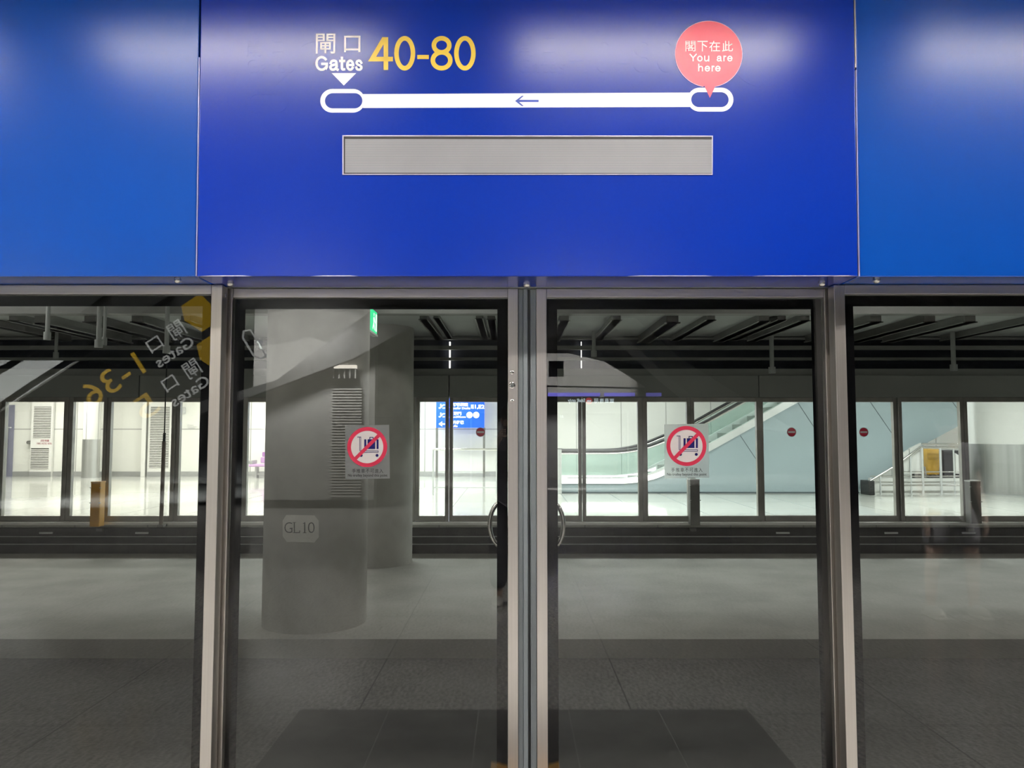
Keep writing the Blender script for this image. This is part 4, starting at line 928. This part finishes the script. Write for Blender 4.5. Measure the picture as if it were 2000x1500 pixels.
pw_ = MB(); pw_.box(X(1700, Yp), X(1890, Yp), Yp + 0.1, Yp + 0.2, 0, Z(934, Yp))
st_ = thing('stair_parapet', (X(1790, Yp), Yp, 0), 'white stepped parapet rising behind the steel railing', 'parapet')
part('parapet_panel', b, M['white'], st_); part('base_wall', pw_, M['white'], st_)
# cleaning cart
Yc = Yr + 0.7
ct = thing('cleaning_cart', (X(1835, Yc), Yc, 0), 'cleaning cart with a yellow bag and black bin behind the railing', 'cart')
cx = lambda p: X(p, Yc); cz = lambda p: Z(p, Yc)
bag = bmesh.new(); bmesh.ops.create_cube(bag, size=1)
bmesh.ops.subdivide_edges(bag, edges=bag.edges[:], cuts=5, use_grid_fill=True)
for v in bag.verts:
    f_ = 1 - 0.22 * max(0, -v.co.z) + 0.03 * math.sin(v.co.x * 25 + v.co.z * 7)
    v.co = V(((cx(1801) + cx(1824)) / 2 + v.co.x * f_ * (cx(1824) - cx(1801)), Yc + v.co.y * 0.45 * f_, (cz(926) + cz(877)) / 2 + v.co.z * (cz(877) - cz(926))))
mb = MB(); mb.merge(bag); part('yellow_bag', mb, M['yellow_bag'], ct, smooth=True)
part('black_bin', MB().box(cx(1831), cx(1862), Yc - 0.25, Yc + 0.25, cz(930), cz(879), 0.03), M['black_plastic'], ct)
part('cart_frame', MB().box(cx(1800), cx(1864), Yc - 0.28, Yc + 0.28, cz(933), cz(929), 0.01), M['black_plastic'], ct)
part('push_handle', MB().tube([(cx(1826), Yc, cz(928)), (cx(1826), Yc, cz(872)), (cx(1832), Yc, cz(872))], 0.02, 10), M['lightgrey'], ct, smooth=True)
for px in (1806, 1860):
    for dy in (-0.2, 0.2): part('wheel', MB().tube([(cx(px), Yc + dy - 0.02, 0.08), (cx(px), Yc + dy + 0.02, 0.08)], 0.08, 16).tube([(cx(px), Yc + dy, 0.08), (cx(px), Yc + dy, cz(932))], 0.015, 8), M['black_plastic'], ct, smooth=True)
# folding floor signs
def floor_sign(x0, x1, y0, yb, label, m):
    Y = YF(yb); a, c = X(x0, Y), X(x1, Y); z1 = Z(y0, Y); w_ = c - a
    t = thing('floor_sign', ((a + c) / 2, Y, 0), label, 'floor sign', 'folding floor signs')
    for s, nm in ((-1, 'front_panel'), (1, 'rear_panel')):
        part(nm, MB().hexa([(a, Y + s * 0.16, 0), (c, Y + s * 0.16, 0), (c, Y + s * 0.16 + 0.02, 0), (a, Y + s * 0.16 + 0.02, 0), (a + 0.1 * w_, Y + s * 0.02, z1), (c - 0.1 * w_, Y + s * 0.02, z1), (c - 0.1 * w_, Y + s * 0.02 + 0.02, z1), (a + 0.1 * w_, Y + s * 0.02 + 0.02, z1)]), m, t)
    f_ = lambda u, h: V((a + u * w_, Y - 0.162 + 0.14 * h - 0.002, h * z1))
    part('warning_triangle', MB().prism([f_(0.25, 0.52), f_(0.78, 0.52), f_(0.52, 0.80)], (0, -0.004, 0)), M['grey_paint'], t)
    part('handle_top', MB().box(a + 0.3 * w_, c - 0.3 * w_, Y - 0.03, Y + 0.03, z1 - 0.005, z1 + 0.035, 0.01), M['grey_paint'], t)
floor_sign(1780, 1800, 909, 963, 'pale folding floor sign, left one of the two by the railing', mat('grey floor sign plastic', (0.27, 0.265, 0.27), 0.5))
floor_sign(1800.5, 1821, 911, 962, 'pale folding floor sign with dark triangle, right one of the two by the railing', mat('pale grey floor sign plastic', (0.36, 0.36, 0.38), 0.5))
# low grey case on the floor left of the railing
single('floor_case', MB().box(X(1686, Yr), X(1698, Yr), Yr - 0.2, Yr + 0.25, 0, Z(938, Yr), 0.02), M['black_plastic'], (X(1692, Yr), Yr, 0), 'small dark case on the floor at the left end of the railing', 'case')

# ================================================================== HALL BEHIND THE CAMERA (seen mirrored in the glass)
GX, GL_ = YX + 0.018, YL + 0.018
def H(px, py, Y, g=GL_): p = P(px, py, Y); return V((p.x, 2 * g - p.y, p.z))
YHB = -9.0
M['hallwall'] = mat('hall wall', (0.42, 0.42, 0.41), 0.5, var=0.03)
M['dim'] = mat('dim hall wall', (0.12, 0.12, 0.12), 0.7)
struct('wall_back', MB().box(-5.2, -2.75, YHB - 0.3, YHB, 0, 4.0), M['hallwall'])
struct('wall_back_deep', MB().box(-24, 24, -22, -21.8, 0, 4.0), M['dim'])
struct('baseboard_back', MB().box(-5.2, -2.75, YHB, YHB + 0.02, 0.0, 0.16), M['black_plastic'])
lv = thing('hall_louvre', (-3.3, YHB, 0.2), 'tall slatted louvre on the white wall behind the camera', 'louvre')
a, c = H(650, 757, 15.4), H(705, 970, 15.4); b = MB(); z = c.z
while z < a.z:
    b.box(a.x, c.x, YHB + 0.001, YHB + 0.05, z, z + 0.028); z += 0.056
part('slats', b, M['offwhite'], lv); part('backing', MB().box(a.x, c.x, YHB + 0.0005, YHB + 0.006, c.z, a.z), M['black_plastic'], lv)
a, c = H(655, 714, 15.4), H(697, 740, 15.4)
wl_ = thing('wall_light', ((a.x + c.x) / 2, YHB, c.z), 'boxed wall light above the slatted louvre behind the camera', 'wall light')
part('light_box', MB().box(a.x, c.x, YHB + 0.001, YHB + 0.14, c.z, a.z - 0.07), M['black_plastic'], wl_)
part('lamp_strip', MB().box(a.x, c.x, YHB + 0.001, YHB + 0.15, a.z - 0.07, a.z), M['wall_lamp'], wl_)
for i in range(5): x_ = a.x + (c.x - a.x) * i / 4; part('grille_bar', MB().box(x_ - 0.012, x_ + 0.012, YHB + 0.14, YHB + 0.155, c.z, a.z - 0.07), M['offwhite'], wl_)
area('wall_fill', (-4.1, YHB + 1.0, 3.7), 1.6, 0.2, 420, (1, 0.98, 0.94), (math.radians(-25), 0, 0))  # area light without a fixture, added to brighten the hall wall
# hall escalators: sloping soffits with dark handrails
def truss(name, pts, Y, dep, m, label, g):
    t = thing(name, H(*pts[0], Y, g), label, 'escalator')
    q = [H(x, y, Y, g) for x, y in pts]
    part('soffit', MB().prism(q, (0, -dep, 0)), m, t); return t
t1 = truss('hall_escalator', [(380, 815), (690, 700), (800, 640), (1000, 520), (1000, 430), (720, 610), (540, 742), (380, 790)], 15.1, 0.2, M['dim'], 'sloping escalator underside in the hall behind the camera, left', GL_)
for pts, r in (([(-40, 745), (20, 712), (110, 652), (215, 577), (300, 520)], 0.055), ([(-40, 820), (60, 752), (135, 705), (205, 660), (330, 585), (420, 530)], 0.05), ([(135, 708), (250, 645), (380, 590)], 0.03)):
    part('handrail', MB().tube([H(x, y, 12.0, GX) for x, y in pts], r, 10), M['rail_black'], t1, smooth=True)
t2 = truss('hall_escalator', [(1180, 620), (1300, 730), (1420, 830), (1560, 845), (1330, 700), (1240, 620)], 14.0, 1.0, M['soffit'], 'sloping escalator underside in the hall behind the camera, right', GL_)
for pts, r in (([(1640, 575), (1690, 585), (1760, 630), (1850, 690), (1940, 735), (2040, 795)], 0.06), ([(1740, 540), (1830, 585), (1910, 640), (2000, 690), (2060, 730)], 0.11)):
    part('handrail', MB().tube([H(x, y, 11.0, GX) for x, y in pts], r, 10), M['rail_black'], t2, smooth=True)
# white wall pieces, each brightened by an added area light
b = MB().prism([H(x, y, 16, GX) for x, y in ((-80, 703), (150, 704), (18, 790), (-80, 850))], (0, -0.1, 0))
single('hall_wall_panel', b, M['white'], H(0, 790, 16, GX), 'bright white wall panel in the hall behind the camera, left', 'wall panel')
q_ = H(20, 690, 15.3, GX); sp = area('panel_fill', (q_.x - 0.3, q_.y + 0.25, q_.z + 0.35), 2.4, 0.15, 10000, (0.95, 1, 1), (math.radians(-40), 0, 0)); sp.data.spread = math.radians(75)
b = MB().prism([H(x, y, 20) for x, y in ((1040, 690), (1110, 690), (1180, 706), (1225, 733), (1262, 757), (1040, 752))], (0, -0.1, 0))
single('hall_wall_panel', b, M['white'], H(1150, 755, 20), 'bright white bulkhead in the hall behind the camera, right', 'wall panel')
q_ = H(1120, 690, 19.4); area('bulkhead_fill', (q_.x, q_.y - 0.1, q_.z + 0.2), 2.2, 0.12, 11000, (1, 0.97, 0.95), (math.radians(-45), 0, 0)).data.spread = math.radians(70)
b = MB().box(*sorted((H(1072, 705, 19.2).x, H(1101, 735, 19.2).x)), H(1072, 705, 19.2).y - 0.2, H(1072, 705, 19.2).y, H(1072, 735, 19.2).z, H(1072, 705, 19.2).z)
single('hall_camera_box', b, M['black_plastic'], H(1086, 735, 19.2), 'dark box mounted on the white bulkhead behind the camera', 'box')
lb = thing('light_bar', H(1180, 775, 20), 'violet light bar below the white bulkhead behind the camera', 'light bar')
a, c = H(1070, 765, 20), H(1292, 774, 20)
part('bar_housing', MB().box(a.x, c.x, a.y - 0.25, a.y - 0.02, c.z - 0.02, a.z + 0.12), M['grey_paint'], lb)
for p0, p1_ in ((1070, 1172), (1180, 1240), (1262, 1292)): part('violet_strip', MB().box(H(p0, 770, 20).x, H(p1_, 770, 20).x, a.y - 0.02, a.y + 0.01, c.z, a.z - 0.03), M['violet'], lb)
# staff only sign
YS_ = 19.6; q_ = H(1155, 783, YS_)
ss = thing('staff_sign', (q_.x, q_.y, H(0, 800, YS_).z), 'lit staff only sign with red no-entry disc behind the camera', 'sign')
part('sign_box', MB().box(H(1102, 0, YS_).x, H(1206, 0, YS_).x, q_.y - 0.12, q_.y, H(0, 794, YS_).z, H(0, 777, YS_).z, 0.005), M['black_plastic'], ss)
WS = Plane((q_.x, q_.y + 0.001, q_.z), (-1, 0, 0), (0, 0, 1)); k_ = YS_ / F; b = MB()
for i, ch in enumerate('職員專用'): add_text(b, ch, WS, -0.58 + i * 0.13, -0.47 + i * 0.13, -0.055, 0.06, 0, 0.003)
add_text(b, 'Staff only', WS, 0.16, 0.60, -0.06, 0.06, 0, 0.003, 0.01); part('sign_lettering', b, M['sign_cool'], ss)
part('no_entry_disc', MB().prism(circ(WS, (0.06, 0.0), 0.085, 28, 0), WS.N * 0.003), M['sign_red'], ss)
part('disc_bar', MB().prism([WS.at(u, w_, 0.003) for u, w_ in ((0.005, -0.018), (0.115, -0.018), (0.115, 0.018), (0.005, 0.018))], WS.N * 0.002), M['sign_cool'], ss)
# tilted gate sign along the escalator
YG = 9.0
def tilted(px, py, deg, g):
    p = H(px, py, YG, g); a_ = math.radians(deg); return Plane(p, (-math.cos(a_), 0, -math.sin(a_)), (-math.sin(a_), 0, math.cos(a_)))
gs = thing('gate_sign', H(300, 720, YG, GX), 'backlit gate direction lettering on the escalator side behind the camera', 'sign')
kk = YG / F
TP = tilted(348, 622, 34, GX)
def T(b, body, pl, x, y, w_, h, bold=0.0): add_text(b, body, pl, x * kk, (x + w_) * kk, (-y - h) * kk, -y * kk, 0, 0.004, bold)
b = MB(); T(b, '閘', TP, 0, 0, 30, 34, 0.0); T(b, '口', TP, 52, 4, 28, 26, 0.0); T(b, 'Gates', TP, 0, 40, 84, 22, 0.005)
TQ = tilted(378, 698, 34, GX)
T(b, '閘', TQ, 0, 0, 30, 34, 0.0); T(b, '口', TQ, 52, 4, 28, 26, 0.0); T(b, 'Gates', TQ, 0, 40, 84, 22, 0.005)
part('white_lettering', b, M['sign_white_soft'], gs)
b = MB(); T(b, '1-36', TP, 108, 6, 128, 48, 0.0); T(b, '5', TQ, 108, 6, 40, 46, 0.0)
for (x, y) in ((-52, 0), (-52, 4)):
    pl = TP if y == 0 else TQ
    b.prism([pl.at(u * kk, -v * kk, 0) for u, v in ((x - 10, -18), (x + 34, -18), (x + 44, 10), (x + 28, 48), (x - 4, 48), (x - 16, 10))], pl.N * 0.004)
part('yellow_lettering', b, M['sign_yellow'], gs)
TI = tilted(510, 645, 10, GL_); b = MB()
ring = [TI.at(u * kk, -v * kk, 0) for u, v in ((0, 44), (-4, 54), (12, 56), (24, 48), (40, 8), (36, -6), (20, -6), (16, 4))]
rin = [TI.at(u * kk, -v * kk, 0) for u, v in ((3, 46), (1, 51), (11, 53), (21, 46), (36, 8), (33, -3), (22, -3), (19, 5))]
b.band(ring, rin, TI.N * 0.004)
b.prism([TI.at(u * kk, -v * kk, 0) for u, v in ((-2, 24), (6, 14), (14, 24), (9, 24), (9, 36), (3, 36), (3, 24))], TI.N * 0.004)
part('escalator_pictogram', b, M['sign_white_soft'], gs)

# ---- people on the platform, seen only as faint reflections
def skinned(name, pts, edges, m, parent, lev=2, rootv=0):
    org = ORG[parent.name]
    me = bpy.data.meshes.new(name); me.from_pydata([V(p[:3]) - org for p in pts], edges, []); me.materials.append(m)
    o = bpy.data.objects.new(name, me); COL.objects.link(o); o.parent = parent; ORG[o.name] = org
    sk = o.modifiers.new('skin', 'SKIN'); sk.use_smooth_shade = True
    if not me.skin_vertices: me.skin_vertices.new()
    for i, p in enumerate(pts):
        r_ = p[3]; me.skin_vertices[0].data[i].radius = (r_, r_) if not isinstance(r_, tuple) else r_
    me.skin_vertices[0].data[rootv].use_root = True
    ss_ = o.modifiers.new('smooth', 'SUBSURF'); ss_.levels = ss_.render_levels = lev
    return o
def person(x, y, h, label, top_m, leg_m, holding, spread=0.11, trousers=False):
    k = h / 1.7; t = thing('person', (x, y, 0), label, 'person')
    f = lambda a, b_, c: (x + a * k, y + b_ * k, c * k)
    pts = [(*f(0, 0, 0.93), 0.125 * k), (*f(0, 0, 1.12), 0.115 * k), (*f(0, 0, 1.32), 0.135 * k), (*f(0, 0, 1.46), 0.055 * k), (*f(0, 0.015, 1.56), 0.085 * k), (*f(0, 0.02, 1.65), 0.08 * k)]
    ed = [(0, 1), (1, 2), (2, 3), (3, 4), (4, 5)]
    hands = []
    for s in (-1, 1):
        i = len(pts); pts += [(*f(s * 0.09, 0, 0.86), 0.095 * k), (*f(s * spread, 0.01, 0.49), 0.062 * k), (*f(s * (spread + .005), -0.02, 0.30), 0.056 * k), (*f(s * (spread + .01), -0.02, 0.09), 0.038 * k), (*f(s * (spread + .01), -0.03, 0.05), 0.040 * k), (*f(s * (spread + .02), 0.13, 0.03), 0.032 * k)]
        ed += [(0, i), (i, i + 1), (i + 1, i + 2), (i + 2, i + 3), (i + 3, i + 4), (i + 4, i + 5)]
        j = len(pts)
        if holding: arm = [(s * 0.18, 0, 1.40, 0.055), (s * 0.23, 0.03, 1.13, 0.043), (s * 0.13, 0.21, 1.40, 0.030), (s * 0.10, 0.235, 1.45, 0.028)]
        else: arm = [(s * 0.18, 0, 1.40, 0.055), (s * 0.24, -0.02, 1.12, 0.043), (s * 0.25, 0.05, 0.88, 0.030), (s * 0.25, 0.06, 0.80, 0.028)]
        pts += [(*f(a, b_, c), r_ * k) for a, b_, c, r_ in arm]; ed += [(2, j), (j, j + 1), (j + 1, j + 2), (j + 2, j + 3)]; hands.append((s, arm[-1], j + 3))
        for q in range(5):
            m_ = len(pts); a, b_, c, _ = arm[-1]; o_ = (q - 1.5) * 0.018
            L_ = (0.055, 0.085, 0.092, 0.086, 0.068)[q]
            if q == 0: d1_, d2_ = ((-s * 0.03, 0.02, 0.015), (-s * 0.045, 0.02, 0.045)) if holding else ((-s * 0.02, 0.03, -0.02), (-s * 0.015, 0.04, -0.055))
            elif holding: d1_, d2_ = (-s * 0.01, 0.03, o_ + 0.01), (-s * 0.05, 0.045, o_ + 0.01)
            else: d1_, d2_ = (0, o_, -0.05), (-s * 0.012, o_, -0.05 - L_)
            pts += [(*f(a + d1_[0], b_ + d1_[1], c + d1_[2]), 0.0095 * k), (*f(a + d2_[0], b_ + d2_[1], c + d2_[2]), 0.008 * k)]; ed += [(j + 3, m_), (m_, m_ + 1)]
    skinned('body', pts, ed, M['skin'], t)
    sh = [(*f(0, 0, 0.78), (0.175 * k, 0.14 * k)), (*f(0, 0, 0.92), (0.17 * k, 0.14 * k)), (*f(0, 0, 1.12), (0.155 * k, 0.125 * k)), (*f(0, 0, 1.34), (0.165 * k, 0.14 * k)), (*f(0, 0, 1.45), 0.075 * k)]
    e2 = [(0, 1), (1, 2), (2, 3), (3, 4)]
    for s in (-1, 1):
        j = len(sh); sh += [(*f(s * 0.18, 0, 1.40), 0.075 * k), (*f(s * 0.225, 0.01 if holding else -0.01, 1.20), 0.066 * k)]; e2 += [(3, j), (j, j + 1)]
    skinned('shirt', sh, e2, top_m, t)
    so = [(*f(0, 0, 0.98), (0.14 * k, 0.115 * k))]; e3 = []
    for s in (-1, 1):
        j = len(so); so += [(*f(s * 0.09, 0, 0.84), 0.115 * k), (*f(s * spread, 0.005, 0.56), 0.10 * k)]; e3 += [(0, j), (j, j + 1)]
        if trousers: so += [(*f(s * (spread + .008), -0.02, 0.14), 0.075 * k)]; e3 += [(j + 1, j + 2)]
    skinned('trousers' if trousers else 'shorts', so, e3, leg_m, t)
    hd = f(0, 0.0, 1.62)
    part('hair', MB().ball((hd[0], hd[1] - 0.012, hd[2] + 0.02), 0.105 * k, (0.95, 1.02, 1.0)), M['hair'], t, smooth=True)
    for s in (-1, 1):
        q = f(s * (spread + .015), 0.04, 0.045); part('shoe', MB().ball(q, 0.14 * k, (0.36, 1.0, 0.36)).box(q[0] - 0.045, q[0] + 0.045, q[1] - 0.13, q[1] + 0.13, 0.0, 0.03, 0.012), M['shoe'], t, smooth=True)
        e_ = f(s * 0.032, 0.098, 1.60); part('eye', MB().ball(e_, 0.012, (1, 0.8, 0.8)), M['cloth_dark'], t, smooth=True)
        part('ear', MB().ball(f(s * 0.088, 0.01, 1.585), 0.026, (0.4, 0.8, 1.2)), M['skin'], t, smooth=True)
    part('nose', MB().ball(f(0, 0.108, 1.575), 0.018, (0.7, 1, 1.2)), M['skin'], t, smooth=True)
    part('mouth', MB().ball(f(0, 0.095, 1.535), 0.022, (1.1, 0.4, 0.3)), M['sticker_red'], t, smooth=True)
    return t
pa = person(3.62, -0.15, 1.66, 'person standing on the platform in a grey top and shorts, beside the camera', M['cloth_grey'], M['cloth_grey'], False, 0.17)
pb = person(0.0, -0.34, 1.72, 'person in dark clothes holding up a phone behind the camera', M['cloth_dark'], M['cloth_dark'], True, 0.11, True)
single('phone', MB().box(-0.075, 0.075, -0.065, -0.057, 1.48, 1.555, 0.003), M['black_plastic'], (0, -0.08, 1.46), 'black phone held by the person behind the camera', 'phone')
